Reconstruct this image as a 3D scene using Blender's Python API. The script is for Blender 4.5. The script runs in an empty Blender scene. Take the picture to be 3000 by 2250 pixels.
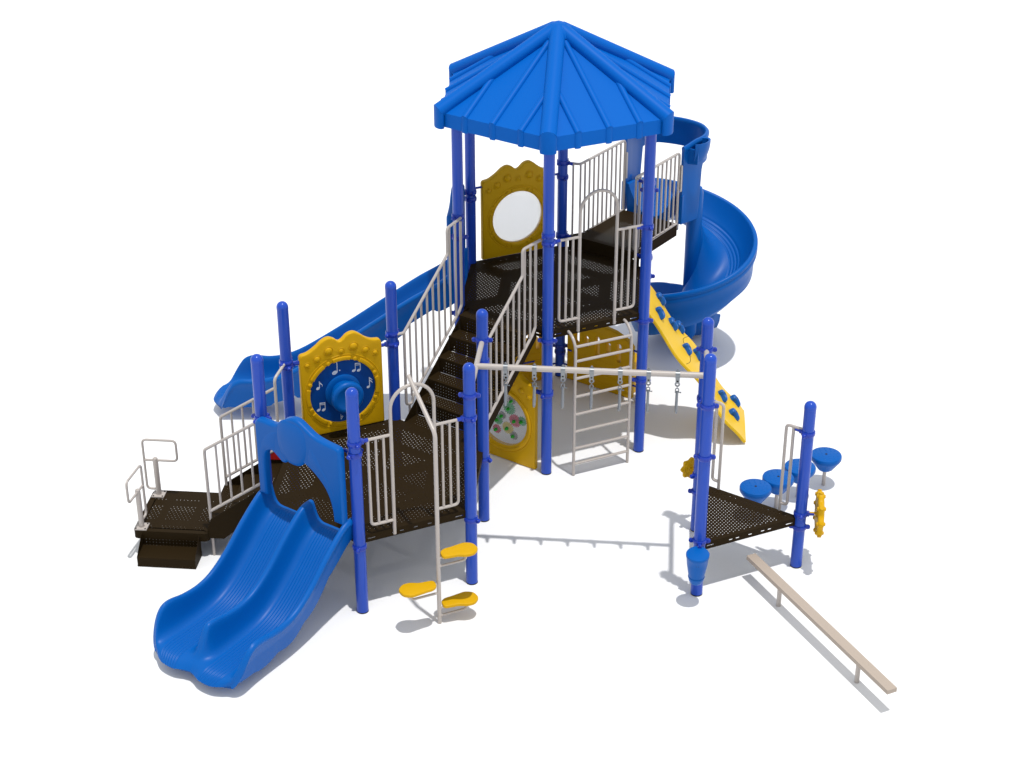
import bpy, bmesh, math, random
from math import sin, cos, pi, radians as rad, sqrt, atan2, hypot
from mathutils import Vector, Matrix
random.seed(4)
scn = bpy.context.scene
COL = scn.collection
V = Vector
S = 1.2                      # post spacing
AP = S * cos(rad(30))        # apothem
ZL, ZT, ZR, ZS = 0.885, 1.79, 0.60, 1.95
CL = (0.0, 0.0)
CT = (1.644, 2.847)
XR = 3.345

# ------------------------------------------------------------------ materials
def mat(name, col, rough=0.4, spec=0.5, metal=0.0, bump=0.0, bscale=300.0, coat=0.0, var=0.0, ior=1.45):
    m = bpy.data.materials.new(name); m.use_nodes = True
    nt = m.node_tree; b = nt.nodes['Principled BSDF']
    b.inputs['Base Color'].default_value = (*col, 1)
    b.inputs['Roughness'].default_value = rough; b.inputs['IOR'].default_value = ior
    b.inputs['Metallic'].default_value = metal
    b.inputs['Specular IOR Level'].default_value = spec
    b.inputs['Coat Weight'].default_value = coat
    b.inputs['Coat Roughness'].default_value = 0.12
    tc = nt.nodes.new('ShaderNodeTexCoord')
    if bump > 0:
        n = nt.nodes.new('ShaderNodeTexNoise'); n.inputs['Scale'].default_value = bscale; n.inputs['Detail'].default_value = 2
        nt.links.new(tc.outputs['Object'], n.inputs['Vector'])
        bp = nt.nodes.new('ShaderNodeBump'); bp.inputs['Strength'].default_value = bump; bp.inputs['Distance'].default_value = 0.002
        nt.links.new(n.outputs['Fac'], bp.inputs['Height']); nt.links.new(bp.outputs['Normal'], b.inputs['Normal'])
    if var > 0:
        n2 = nt.nodes.new('ShaderNodeTexNoise'); n2.inputs['Scale'].default_value = 140; n2.inputs['Detail'].default_value = 3
        nt.links.new(tc.outputs['Object'], n2.inputs['Vector'])
        mx = nt.nodes.new('ShaderNodeMix'); mx.data_type = 'RGBA'
        mx.inputs['A'].default_value = (*[c * (1 - var) for c in col], 1)
        mx.inputs['B'].default_value = (*[min(1, c * (1 + var)) for c in col], 1)
        nt.links.new(n2.outputs['Fac'], mx.inputs['Factor']); nt.links.new(mx.outputs['Result'], b.inputs['Base Color'])
    return m

M = {}
M['post'] = mat('post_blue_powder_coat', (0.014, 0.066, 0.43), 0.32, 0.5, bump=0.08, bscale=220, coat=0.40, var=0.04, ior=1.22)
M['clamp'] = mat('clamp_blue_gloss', (0.009, 0.038, 0.36), 0.28, 0.5, coat=0.35, ior=1.3)
M['plastic'] = mat('moulded_blue_plastic', (0.0, 0.095, 0.385), 0.38, 0.5, bump=0.10, bscale=160, var=0.03, ior=1.25)
M['roof'] = mat('roof_blue_plastic', (0.0, 0.106, 0.46), 0.46, 0.5, bump=0.05, bscale=120, var=0.02, ior=1.18)
M['disc'] = mat('disc_navy_plastic', (0.0005, 0.050, 0.25), 0.45, 0.5, ior=1.25)
M['hold'] = mat('hold_blue_plastic', (0.0015, 0.085, 0.34), 0.35, 0.4, var=0.05)
M['yellow'] = mat('moulded_yellow_plastic', (0.60, 0.335, 0.002), 0.42, 0.5, bump=0.22, bscale=260, var=0.05, ior=1.25)
M['yellow2'] = mat('wall_yellow_plastic', (0.72, 0.45, 0.012), 0.42, 0.5, bump=0.12, bscale=200, var=0.03, ior=1.25)
M['beige'] = mat('beige_powder_coat', (0.43, 0.385, 0.35), 0.34, 0.5, bump=0.12, bscale=350, coat=0.2, var=0.05)
M['plank'] = mat('beige_grit_coat', (0.42, 0.35, 0.29), 0.7, 0.3, bump=0.5, bscale=500, var=0.14)
M['brown'] = mat('brown_vinyl_coat', (0.0205, 0.0125, 0.0045), 0.55, 0.5, bump=0.08, bscale=260, var=0.06, ior=1.13)
M['rubber'] = mat('black_rubber', (0.012, 0.012, 0.014), 0.7)
M['steel'] = mat('galvanised_steel', (0.24, 0.255, 0.27), 0.36, 0.5, metal=0.7, var=0.08)
M['white'] = mat('white_ink', (0.62, 0.66, 0.74), 0.5)
M['red'] = mat('red_plastic', (0.55, 0.01, 0.01), 0.4)
M['gear_green'] = mat('gear_green', (0.03, 0.27, 0.09), 0.45)
M['gear_red'] = mat('gear_red', (0.45, 0.03, 0.06), 0.45)
M['gear_yellow'] = mat('gear_yellow', (0.55, 0.42, 0.07), 0.45)
M['gear_grey'] = mat('gear_grey', (0.22, 0.20, 0.19), 0.5)
M['hub_green'] = mat('hub_green', (0.0, 0.30, 0.01), 0.35)
M['hole'] = mat('recess_dark', (0.01, 0.008, 0.006), 0.8)

g = bpy.data.materials.new('clear_window'); g.use_nodes = True
nt = g.node_tree; b = nt.nodes['Principled BSDF']
b.inputs['Base Color'].default_value = (0.75, 0.77, 0.78, 1); b.inputs['Roughness'].default_value = 0.15
b.inputs['Alpha'].default_value = 0.10
M['glass'] = g
g2 = g.copy(); g2.name = 'clear_bubble'; g2.node_tree.nodes['Principled BSDF'].inputs['Alpha'].default_value = 0.34
g2.node_tree.nodes['Principled BSDF'].inputs['Roughness'].default_value = 0.05
M['bubble'] = g2

def perf_material(name, pitch=0.036, r=0.0033, hexmask=False, stagger=True, uv=False):
    """brown sheet with real see-through punched holes on a staggered grid"""
    m = M['brown'].copy(); m.name = name
    nt = m.node_tree; N = nt.nodes; L = nt.links
    out = N['Material Output']; b = N['Principled BSDF']
    def mth(op, a, c=None, c2=None):
        n = N.new('ShaderNodeMath'); n.operation = op
        for i, q in enumerate((a, c, c2)):
            if q is None: continue
            if isinstance(q, (int, float)): n.inputs[i].default_value = q
            else: L.new(q, n.inputs[i])
        return n.outputs[0]
    tc = N.new('ShaderNodeTexCoord'); sx = N.new('ShaderNodeSeparateXYZ')
    L.new(tc.outputs['UV' if uv else 'Object'], sx.inputs[0])
    x, y = sx.outputs['X'], sx.outputs['Y']
    ry = pitch * (0.87 if stagger else 1.0)
    row = mth('FLOOR', mth('DIVIDE', y, ry))
    if stagger:
        odd = mth('FLOORED_MODULO', row, 2.0); x2 = mth('ADD', x, mth('MULTIPLY', odd, pitch / 2))
    else: x2 = x
    fx = mth('SUBTRACT', mth('FLOORED_MODULO', x2, pitch), pitch / 2)
    fy = mth('SUBTRACT', mth('FLOORED_MODULO', y, ry), ry / 2)
    d = mth('SQRT', mth('ADD', mth('MULTIPLY', fx, fx), mth('MULTIPLY', fy, fy)))
    hole = mth('LESS_THAN', d, r)
    if hexmask:
        # solid seams where the six pressed triangles meet, and one solid ring
        ang = mth('ARCTAN2', y, x); rr = mth('SQRT', mth('ADD', mth('MULTIPLY', x, x), mth('MULTIPLY', y, y)))
        a6 = mth('SUBTRACT', mth('FLOORED_MODULO', mth('ADD', ang, pi / 6 + pi / 6), pi / 3), pi / 6)
        dist = mth('MULTIPLY', rr, mth('ABSOLUTE', mth('SINE', mth('SUBTRACT', mth('FLOORED_MODULO', mth('ADD', ang, pi / 6 + pi / 6), pi / 3), pi / 6))))
        a_mid = mth('SUBTRACT', mth('FLOORED_MODULO', mth('ADD', ang, pi / 6), pi / 3), pi / 6)
        ap = mth('MULTIPLY', rr, mth('COSINE', a_mid))
        keep = mth('GREATER_THAN', dist, 0.045)
        ring = mth('SUBTRACT', 1.0, mth('LESS_THAN', mth('ABSOLUTE', mth('SUBTRACT', ap, 0.55)), 0.045))
        hole = mth('MULTIPLY', hole, mth('MULTIPLY', keep, ring))
    tr = N.new('ShaderNodeBsdfTransparent'); mx = N.new('ShaderNodeMixShader')
    L.new(hole, mx.inputs[0]); L.new(b.outputs[0], mx.inputs[1]); L.new(tr.outputs[0], mx.inputs[2])
    L.new(mx.outputs[0], out.inputs['Surface'])
    return m
M['perf_hex'] = perf_material('brown_perforated_hex_sheet', hexmask=True, pitch=0.042, r=0.0037)
M['perf'] = perf_material('brown_perforated_sheet', pitch=0.037, r=0.0045)
M['perf_fine'] = perf_material('brown_fine_perforated_sheet', pitch=0.040, r=0.0031)
M['perf_step'] = perf_material('brown_perforated_step', pitch=0.036, r=0.0027, stagger=False, uv=True)

# ------------------------------------------------------------------ mesh helpers
class MB:
    def __init__(s): s.v = []; s.f = []; s.mi = []; s.uv = {}
    def add(s, vs, fs, mi=0):
        o = len(s.v); s.v += [tuple(q) for q in vs]
        for f in fs: s.f.append(tuple(o + i for i in f)); s.mi.append(mi)
        return s
    def box(s, c, size, rz=0.0, mi=0):
        hx, hy, hz = [q / 2 for q in size]; ca, sa = cos(rz), sin(rz)
        vs = []
        for z in (-hz, hz):
            for x, y in ((-hx, -hy), (hx, -hy), (hx, hy), (-hx, hy)):
                vs.append((c[0] + x * ca - y * sa, c[1] + x * sa + y * ca, c[2] + z))
        return s.add(vs, [(0, 3, 2, 1), (4, 5, 6, 7), (0, 1, 5, 4), (1, 2, 6, 5), (2, 3, 7, 6), (3, 0, 4, 7)], mi)
    def hexa(s, b4, t4, mi=0):
        return s.add(list(b4) + list(t4), [(0, 3, 2, 1), (4, 5, 6, 7), (0, 1, 5, 4), (1, 2, 6, 5), (2, 3, 7, 6), (3, 0, 4, 7)], mi)
    def tube(s, pts, r, n=12, closed=False, mi=0):
        P = [V(q) for q in pts]; m = len(P)
        T = []
        for i in range(m):
            a = P[(i - 1) % m] if (closed or i > 0) else P[i]
            c = P[(i + 1) % m] if (closed or i < m - 1) else P[i]
            T.append((c - a).normalized())
        up = V((0, 0, 1)) if abs(T[0].z) < 0.9 else V((1, 0, 0))
        nrm = (up - T[0] * up.dot(T[0])).normalized(); vs = []
        rr = r if hasattr(r, '__len__') else [r] * m
        for i in range(m):
            nrm = (nrm - T[i] * nrm.dot(T[i])).normalized(); bi = T[i].cross(nrm)
            for k in range(n):
                a = 2 * pi * k / n
                vs.append(P[i] + (nrm * cos(a) + bi * sin(a)) * rr[i])
        fs = []
        for i in range(m if closed else m - 1):
            j = (i + 1) % m
            for k in range(n): fs.append((i * n + k, i * n + (k + 1) % n, j * n + (k + 1) % n, j * n + k))
        if not closed: fs.append(tuple(range(n))); fs.append(tuple((m - 1) * n + k for k in range(n)))
        return s.add(vs, fs, mi)
    def lathe(s, prof, c=(0, 0, 0), n=24, axis=None, mi=0):
        if axis is None: X, Y, Z = V((1, 0, 0)), V((0, 1, 0)), V((0, 0, 1))
        else:
            Z = V(axis).normalized(); X = V((0, 0, 1)) if abs(Z.z) < 0.9 else V((1, 0, 0))
            X = (X - Z * X.dot(Z)).normalized(); Y = Z.cross(X)
        C0 = V(c); vs = []; fs = []
        for (r, z) in prof:
            for k in range(n):
                a = 2 * pi * k / n; vs.append(C0 + (X * cos(a) + Y * sin(a)) * max(r, 1e-5) + Z * z)
        for i in range(len(prof) - 1):
            for k in range(n): fs.append((i * n + k, i * n + (k + 1) % n, (i + 1) * n + (k + 1) % n, (i + 1) * n + k))
        fs.append(tuple(range(n))); fs.append(tuple((len(prof) - 1) * n + k for k in range(n)))
        return s.add(vs, fs, mi)
    def grid(s, rows, closed_u=False, cap=True, mi=0):
        n = len(rows[0]); vs = [q for r in rows for q in r]; fs = []
        for i in range(len(rows) - 1):
            for k in range(n if closed_u else n - 1):
                fs.append((i * n + k, i * n + (k + 1) % n, (i + 1) * n + (k + 1) % n, (i + 1) * n + k))
        if cap and closed_u:
            fs.append(tuple(range(n))); fs.append(tuple((len(rows) - 1) * n + k for k in range(n)))
        return s.add(vs, fs, mi)
    def xf(s, fn):
        s.v = [tuple(fn(*q)) for q in s.v]; return s
    def build(s, name, mats, parent=None, sharp=35, loc=None, label=None, uvfn=None):
        me = bpy.data.meshes.new(name); me.from_pydata(s.v, [], s.f)
        mats = mats if isinstance(mats, (list, tuple)) else [mats]
        for m in mats: me.materials.append(m)
        me.polygons.foreach_set('material_index', s.mi)
        bm = bmesh.new(); bm.from_mesh(me)
        bmesh.ops.recalc_face_normals(bm, faces=bm.faces); bm.to_mesh(me); bm.free()
        if uvfn:
            ul = me.uv_layers.new(name='UVMap')
            for p in me.polygons:
                for li in p.loop_indices: ul.data[li].uv = uvfn(p, me.vertices[me.loops[li].vertex_index].co)
        if sharp: me.polygons.foreach_set('use_smooth', [True] * len(me.polygons)); me.set_sharp_from_angle(angle=rad(sharp))
        o = bpy.data.objects.new(name, me); COL.objects.link(o)
        if loc: o.location = loc
        if parent: o.parent = parent
        if label: o['label'] = label
        return o

def fillet(pts, r, n=6):
    P = [V(q) for q in pts]; out = [P[0]]
    for i in range(1, len(P) - 1):
        a, c, b = P[i - 1], P[i], P[i + 1]
        d1 = (a - c); d2 = (b - c); l1, l2 = d1.length, d2.length; d1.normalize(); d2.normalize()
        ang = d1.angle(d2)
        if ang > 3.1: out.append(c); continue
        t = min(r / math.tan(ang / 2), l1 * 0.49, l2 * 0.49)
        p0, p1 = c + d1 * t, c + d2 * t
        for k in range(n + 1):
            s_ = k / n; out.append(p0 * (1 - s_) ** 2 + c * 2 * s_ * (1 - s_) + p1 * s_ ** 2)
    out.append(P[-1]); return out

def smooth_closed(pts, n=6):
    m = len(pts); out = []
    for i in range(m):
        p0, p1, p2, p3 = [V((*pts[(i + k) % m], 0)) for k in (-1, 0, 1, 2)]
        for k in range(n):
            t = k / n
            q = 0.5 * ((2 * p1) + (p2 - p0) * t + (2 * p0 - 5 * p1 + 4 * p2 - p3) * t * t + (3 * p1 - p0 - 3 * p2 + p3) * t ** 3)
            out.append((q.x, q.y))
    return out
def smooth_open(pts, n=6):
    out = []; m = len(pts)
    for i in range(m - 1):
        p0, p1, p2, p3 = V((*pts[max(i - 1, 0)], 0)), V((*pts[i], 0)), V((*pts[i + 1], 0)), V((*pts[min(i + 2, m - 1)], 0))
        for k in range(n):
            t = k / n
            q = 0.5 * ((2 * p1) + (p2 - p0) * t + (2 * p0 - 5 * p1 + 4 * p2 - p3) * t * t + (3 * p1 - p0 - 3 * p2 + p3) * t ** 3)
            out.append((q.x, q.y))
    out.append(tuple(pts[-1])); return out
def circ(cx, cy, r, n=40, ry=None):
    ry = ry or r
    return [(cx + r * cos(2 * pi * k / n), cy + ry * sin(2 * pi * k / n)) for k in range(n)]
def slot(cx, cy, w, h, n=8):
    """stadium outline; long side along the larger of w and h"""
    pts = []
    if h >= w:
        r = w / 2
        for k in range(n + 1): a = pi * k / n; pts.append((cx + r * cos(a), cy + h / 2 - r + r * sin(a)))
        for k in range(n + 1): a = pi + pi * k / n; pts.append((cx + r * cos(a), cy - h / 2 + r + r * sin(a)))
    else:
        r = h / 2
        for k in range(n + 1): a = -pi / 2 + pi * k / n; pts.append((cx + w / 2 - r + r * cos(a), cy + r * sin(a)))
        for k in range(n + 1): a = pi / 2 + pi * k / n; pts.append((cx - w / 2 + r + r * cos(a), cy + r * sin(a)))
    return pts
def sheet(outline, holes=(), thick=0.04, bevel=0.0, res=3):
    """filled 2D outline with holes, extruded and rounded: (verts, faces) in x,y with thickness along z"""
    cu = bpy.data.curves.new('tmp', 'CURVE'); cu.dimensions = '2D'; cu.fill_mode = 'BOTH'
    for pl in [outline] + list(holes):
        sp = cu.splines.new('POLY'); sp.points.add(len(pl) - 1); sp.use_cyclic_u = True
        for i, q in enumerate(pl): sp.points[i].co = (q[0], q[1], 0, 1)
    cu.extrude = thick / 2 - bevel; cu.bevel_depth = bevel; cu.bevel_resolution = res; cu.offset = -bevel
    o = bpy.data.objects.new('tmp', cu); COL.objects.link(o)
    dg = bpy.context.evaluated_depsgraph_get(); me = bpy.data.meshes.new_from_object(o.evaluated_get(dg))
    bm = bmesh.new(); bm.from_mesh(me); bmesh.ops.remove_doubles(bm, verts=bm.verts, dist=1e-5)
    vs = [tuple(v.co) for v in bm.verts]; bm.verts.index_update(); fs = [tuple(v.index for v in f.verts) for f in bm.faces]
    bm.free(); bpy.data.meshes.remove(me); bpy.data.objects.remove(o); bpy.data.curves.remove(cu)
    return vs, fs

def interp(tab, x):
    if x <= tab[0][0]: return tab[0][1]
    for (a, b), (c, d) in zip(tab, tab[1:]):
        if x <= c:
            return b + (d - b) * (x - a) / (c - a)
    return tab[-1][1]
def sinterp(tab, x):
    """smooth (Catmull-Rom) table lookup"""
    n = len(tab)
    if x <= tab[0][0]: return tab[0][1]
    if x >= tab[-1][0]: return tab[-1][1]
    for i in range(n - 1):
        if x <= tab[i + 1][0]:
            x0, y0 = tab[i]; x1, y1 = tab[i + 1]
            m0 = (y1 - tab[i - 1][1]) / (x1 - tab[i - 1][0]) if i > 0 else (y1 - y0) / (x1 - x0)
            m1 = (tab[i + 2][1] - y0) / (tab[i + 2][0] - x0) if i < n - 2 else (y1 - y0) / (x1 - x0)
            h = x1 - x0; t = (x - x0) / h
            return (2*t**3-3*t**2+1)*y0 + (t**3-2*t**2+t)*h*m0 + (-2*t**3+3*t**2)*y1 + (t**3-t**2)*h*m1
def sm(a, b, x):
    t = min(1, max(0, (x - a) / (b - a))); return t * t * (3 - 2 * t)

def edge(c, a):
    """edge frame of a hexagon: (u along edge, v outward from the edge plane, z) -> world"""
    n = (cos(rad(a)), sin(rad(a))); t = (-n[1], n[0])
    return lambda u, v, z: V((c[0] + t[0] * u + n[0] * (AP + v), c[1] + t[1] * u + n[1] * (AP + v), z))
def run(c, a):
    """(d along direction a from centre c, l to the right, z) -> world"""
    n = (cos(rad(a)), sin(rad(a))); t = (n[1], -n[0])
    return lambda d, l, z: V((c[0] + n[0] * d + t[0] * l, c[1] + n[1] * d + t[1] * l, z))
def hexv(c, a): return (c[0] + S * cos(rad(a)), c[1] + S * sin(rad(a)))

def top(name, label, cat, loc=(0, 0, 0), group=None, rz=0):
    o = bpy.data.objects.new(name, None); COL.objects.link(o); o.location = loc; o.rotation_euler = (0, 0, rz)
    o.empty_display_size = 0.1
    o['label'] = label; o['category'] = cat
    if group: o['group'] = group
    return o

PG = top('playground_structure', 'big blue, yellow and brown playground structure with roofed tower, spiral slide and double slide', 'playground')

# ------------------------------------------------------------------ posts and clamps
POSTS = {'L1': hexv(CL, -90), 'L2': hexv(CL, -30), 'L6': hexv(CL, 30), 'L5': hexv(CL, 90), 'L4': hexv(CL, 150), 'L3': hexv(CL, 210),
         'T1': hexv(CT, -90), 'T2': hexv(CT, -30), 'T6': hexv(CT, 30), 'T5': hexv(CT, 90), 'T4': hexv(CT, 150), 'T3': hexv(CT, 210),
         'R1': (XR, -0.6), 'R2': (XR, 0.6), 'R3': (XR + AP, 0.0)}
HT = {'L': 2.545, 'T': 4.0, 'R1': 2.749, 'R2': 2.549, 'R3': 1.959}
RP = 0.0605
def capped_profile(h):
    pr = [(RP, 0.012), (RP, h - 0.085), (RP + 0.0015, h - 0.083), (RP + 0.0015, h - 0.062)]
    for k in range(1, 10):
        a = pi / 2 * k / 9
        pr.append(((RP + 0.0015) * cos(a), h - 0.062 + 0.062 * sin(a)))
    return pr
post_mesh = {}
POST = {}
for k, (x, y) in POSTS.items():
    h = HT.get(k) or HT[k[0]]
    if h not in post_mesh:
        mb = MB()
        if h == 4.0: mb.lathe([(RP, 0.012), (RP, 4.0)], n=32)
        else: mb.lathe(capped_profile(h), n=32)
        o = mb.build('post', M['post'], PG, loc=(x, y, 0)); post_mesh[h] = o.data
    else:
        o = bpy.data.objects.new('post', post_mesh[h]); COL.objects.link(o); o.location = (x, y, 0); o.parent = PG
    POST[k] = o
foot_me = None
for k, o in POST.items():
    if foot_me is None:
        f = MB().lathe([(RP - 0.004, 0), (RP + 0.001, 0.002), (RP + 0.001, 0.013), (RP - 0.003, 0.015)], n=32).build('foot_ring', M['rubber'], o); foot_me = f.data
    else:
        f = bpy.data.objects.new('foot_ring', foot_me); COL.objects.link(f); f.parent = o

def clamp_mesh(stub):
    mb = MB(); R = RP + 0.001
    mb.lathe([(R, -0.024), (R + 0.006, -0.026), (R + 0.010, -0.020), (R + 0.012, 0.0), (R + 0.010, 0.020), (R + 0.006, 0.026), (R, 0.024)], n=32)
    for s_ in (-1, 1):
        mb.lathe([(0.004, -0.016), (0.020, -0.016), (0.023, -0.010), (0.023, 0.010), (0.020, 0.016), (0.004, 0.016)], (s_ * (R + 0.026), 0, 0), n=14, axis=(0, 1, 0))
        mb.box((s_ * (R + 0.010), 0, 0), (0.03, 0.030, 0.040))
        mb.lathe([(0.002, -0.021), (0.009, -0.021), (0.009, 0.021), (0.002, 0.021)], (s_ * (R + 0.029), 0, 0), n=8, axis=(0, 1, 0))
    if stub:
        mb.tube([(0, R, 0), (0, R + 0.075, 0)], 0.020, n=12)
        mb.box((0, R + 0.012, 0), (0.045, 0.03, 0.045))
    return mb
CLM = {}
def clamp(k, z, ang=0, stub=False):
    """ang: world direction (degrees) the stub points to; lugs lie across it"""
    if stub not in CLM:
        o = clamp_mesh(stub).build('clamp', M['clamp'], POST[k]); CLM[stub] = o.data
    else:
        o = bpy.data.objects.new('clamp', CLM[stub]); COL.objects.link(o); o.parent = POST[k]
    o.location = (0, 0, z); o.rotation_euler = (0, 0, rad(ang - 90))
    return o

# ------------------------------------------------------------------ decks
def inset(poly, d):
    n = len(poly); out = []
    area = sum(poly[i][0] * poly[(i + 1) % n][1] - poly[(i + 1) % n][0] * poly[i][1] for i in range(n))
    sg = 1 if area > 0 else -1
    for i in range(n):
        p0, p1, p2 = V(poly[i - 1]).to_2d(), V(poly[i]).to_2d(), V(poly[(i + 1) % n]).to_2d()
        e1 = (p1 - p0).normalized(); e2 = (p2 - p1).normalized()
        n1 = V((-e1.y, e1.x)) * sg; n2 = V((-e2.y, e2.x)) * sg
        bis = (n1 + n2); bis = bis / max(bis.length_squared / 2, 0.2)
        out.append(tuple(p1 + bis * d))
    return out
def deck(name, poly, z, depth, center, perf, border, slots=(), label=None, flange=True):
    c = center
    P = [(x - c[0], y - c[1]) for x, y in poly]; I = inset(P, border); n = len(P)
    mb = MB()
    mb.add([(x, y, 0) for x, y in I], [tuple(range(n))], 0)
    mb.add([(x, y, 0) for x, y in P] + [(x, y, 0) for x, y in I], [(i, (i + 1) % n, n + (i + 1) % n, n + i) for i in range(n)], 1)
    for i in range(n):
        a, b = V(P[i]).to_2d(), V(P[(i + 1) % n]).to_2d(); L = (b - a).length; t = (b - a) / L
        area = sum(P[j][0] * P[(j + 1) % n][1] - P[(j + 1) % n][0] * P[j][1] for j in range(n)); sg = 1 if area > 0 else -1
        nn = V((t.y, -t.x)) * sg
        hs = [slot(L / 2 + s_, -depth * 0.55, 0.042, 0.012) for s_ in slots if abs(s_) < L / 2 - 0.05]
        vs, fs = sheet([(0, -0.0005), (0, -depth), (L, -depth), (L, -0.0005)], hs, thick=0.004)
        mb.add([(a.x + t.x * x + nn.x * (zz - 0.002), a.y + t.y * x + nn.y * (zz - 0.002), y) for x, y, zz in vs], fs, 1)
        if flange:
            q = -nn
            mb.hexa([(a.x, a.y, -depth), (b.x, b.y, -depth), (b.x + q.x * 0.04 - t.x * .03, b.y + q.y * 0.04 - t.y * .03, -depth), (a.x + q.x * 0.04 + t.x * .03, a.y + q.y * 0.04 + t.y * .03, -depth)],
                    [(a.x, a.y, -depth + .003), (b.x, b.y, -depth + .003), (b.x + q.x * 0.04 - t.x * .03, b.y + q.y * 0.04 - t.y * .03, -depth + .003), (a.x + q.x * 0.04 + t.x * .03, a.y + q.y * 0.04 + t.y * .03, -depth + .003)], 1)
    return mb.build(name, [perf, M['brown']], PG, sharp=20, loc=(c[0], c[1], z), label=label)

SL = [x for x in (-0.49, -0.45, -0.23, -0.15, 0.0, 0.15, 0.23, 0.45, 0.49)]
def chop_hex(c, r, cut=0.055):
    pts = []
    for k in range(6):
        a0 = -90 + 60 * k
        p = V(hexv(c, a0)).to_2d(); prv = V(hexv(c, a0 - 60)).to_2d(); nx = V(hexv(c, a0 + 60)).to_2d()
        pts.append(tuple(p + (prv - p).normalized() * cut)); pts.append(tuple(p + (nx - p).normalized() * cut))
    return pts
dl = deck('hexagonal_deck', chop_hex(CL, S), ZL, 0.085, CL, M['perf_hex'], 0.07, SL, 'lower brown perforated hexagonal deck')
dt = deck('hexagonal_deck', chop_hex(CT, S), ZT, 0.085, CT, M['perf_hex'], 0.07, SL, 'upper brown perforated hexagonal deck under the roof')
tri = [POSTS['R1'], POSTS['R3'], POSTS['R2']]
def chop(poly, cut):
    out = []; n = len(poly)
    for i in range(n):
        p = V(poly[i]).to_2d(); a = V(poly[i - 1]).to_2d(); b = V(poly[(i + 1) % n]).to_2d()
        out += [tuple(p + (a - p).normalized() * cut), tuple(p + (b - p).normalized() * cut)]
    return out
deck('triangular_deck', chop(tri, 0.055), ZR, 0.085, (XR + 0.3464, 0), M['perf'], 0.05, SL, 'small brown perforated triangular deck')
# ribs under the hexagonal decks
for c, z, par in ((CL, ZL, dl), (CT, ZT, dt)):
    mb = MB()
    for k in range(3):
        a = rad(-90 + 60 * k)
        mb.box((0, 0, -0.045), (2 * 1.10, 0.05, 0.07), a)
    for k in range(6):
        a = rad(60 * k + 30 + 30)
        mb.box((0.62 * cos(a), 0.62 * sin(a), -0.040), (0.05, 0.62, 0.06), a)
    mb.build('support_rib', M['brown'], par)

# stepped deck behind the tower (towards the spiral slide), direction 60
FS = run(CT, 60)
poly = [FS(AP + 0.0, -0.50, 0), FS(AP + 0.16, -0.40, 0), FS(2.09, -0.40, 0), FS(2.09, 0.40, 0), FS(AP + 0.16, 0.40, 0), FS(AP + 0.0, 0.50, 0)]
cc = FS(1.6, 0, 0)
sd = deck('step_deck', [(p.x, p.y) for p in poly], ZS, 0.16, (cc.x, cc.y), M['perf_fine'], 0.07, (-0.43,), 'raised brown step deck leading to the spiral slide', flange=False)

for k in ('L1', 'L2', 'L3', 'L4', 'L5', 'L6'): clamp(k, ZL - 0.11, {'L1': 0, 'L2': 60, 'L3': 300, 'L4': 60, 'L5': 0, 'L6': 60}[k] + 0)
for k in ('T1', 'T2', 'T3', 'T4', 'T5', 'T6'): clamp(k, ZT - 0.10, {'T1': 90, 'T2': 90}.get(k, 90))
for k in ('R1', 'R2', 'R3'): clamp(k, ZR - 0.115, {'R1': 90, 'R2': 90, 'R3': 90}[k])

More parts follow.
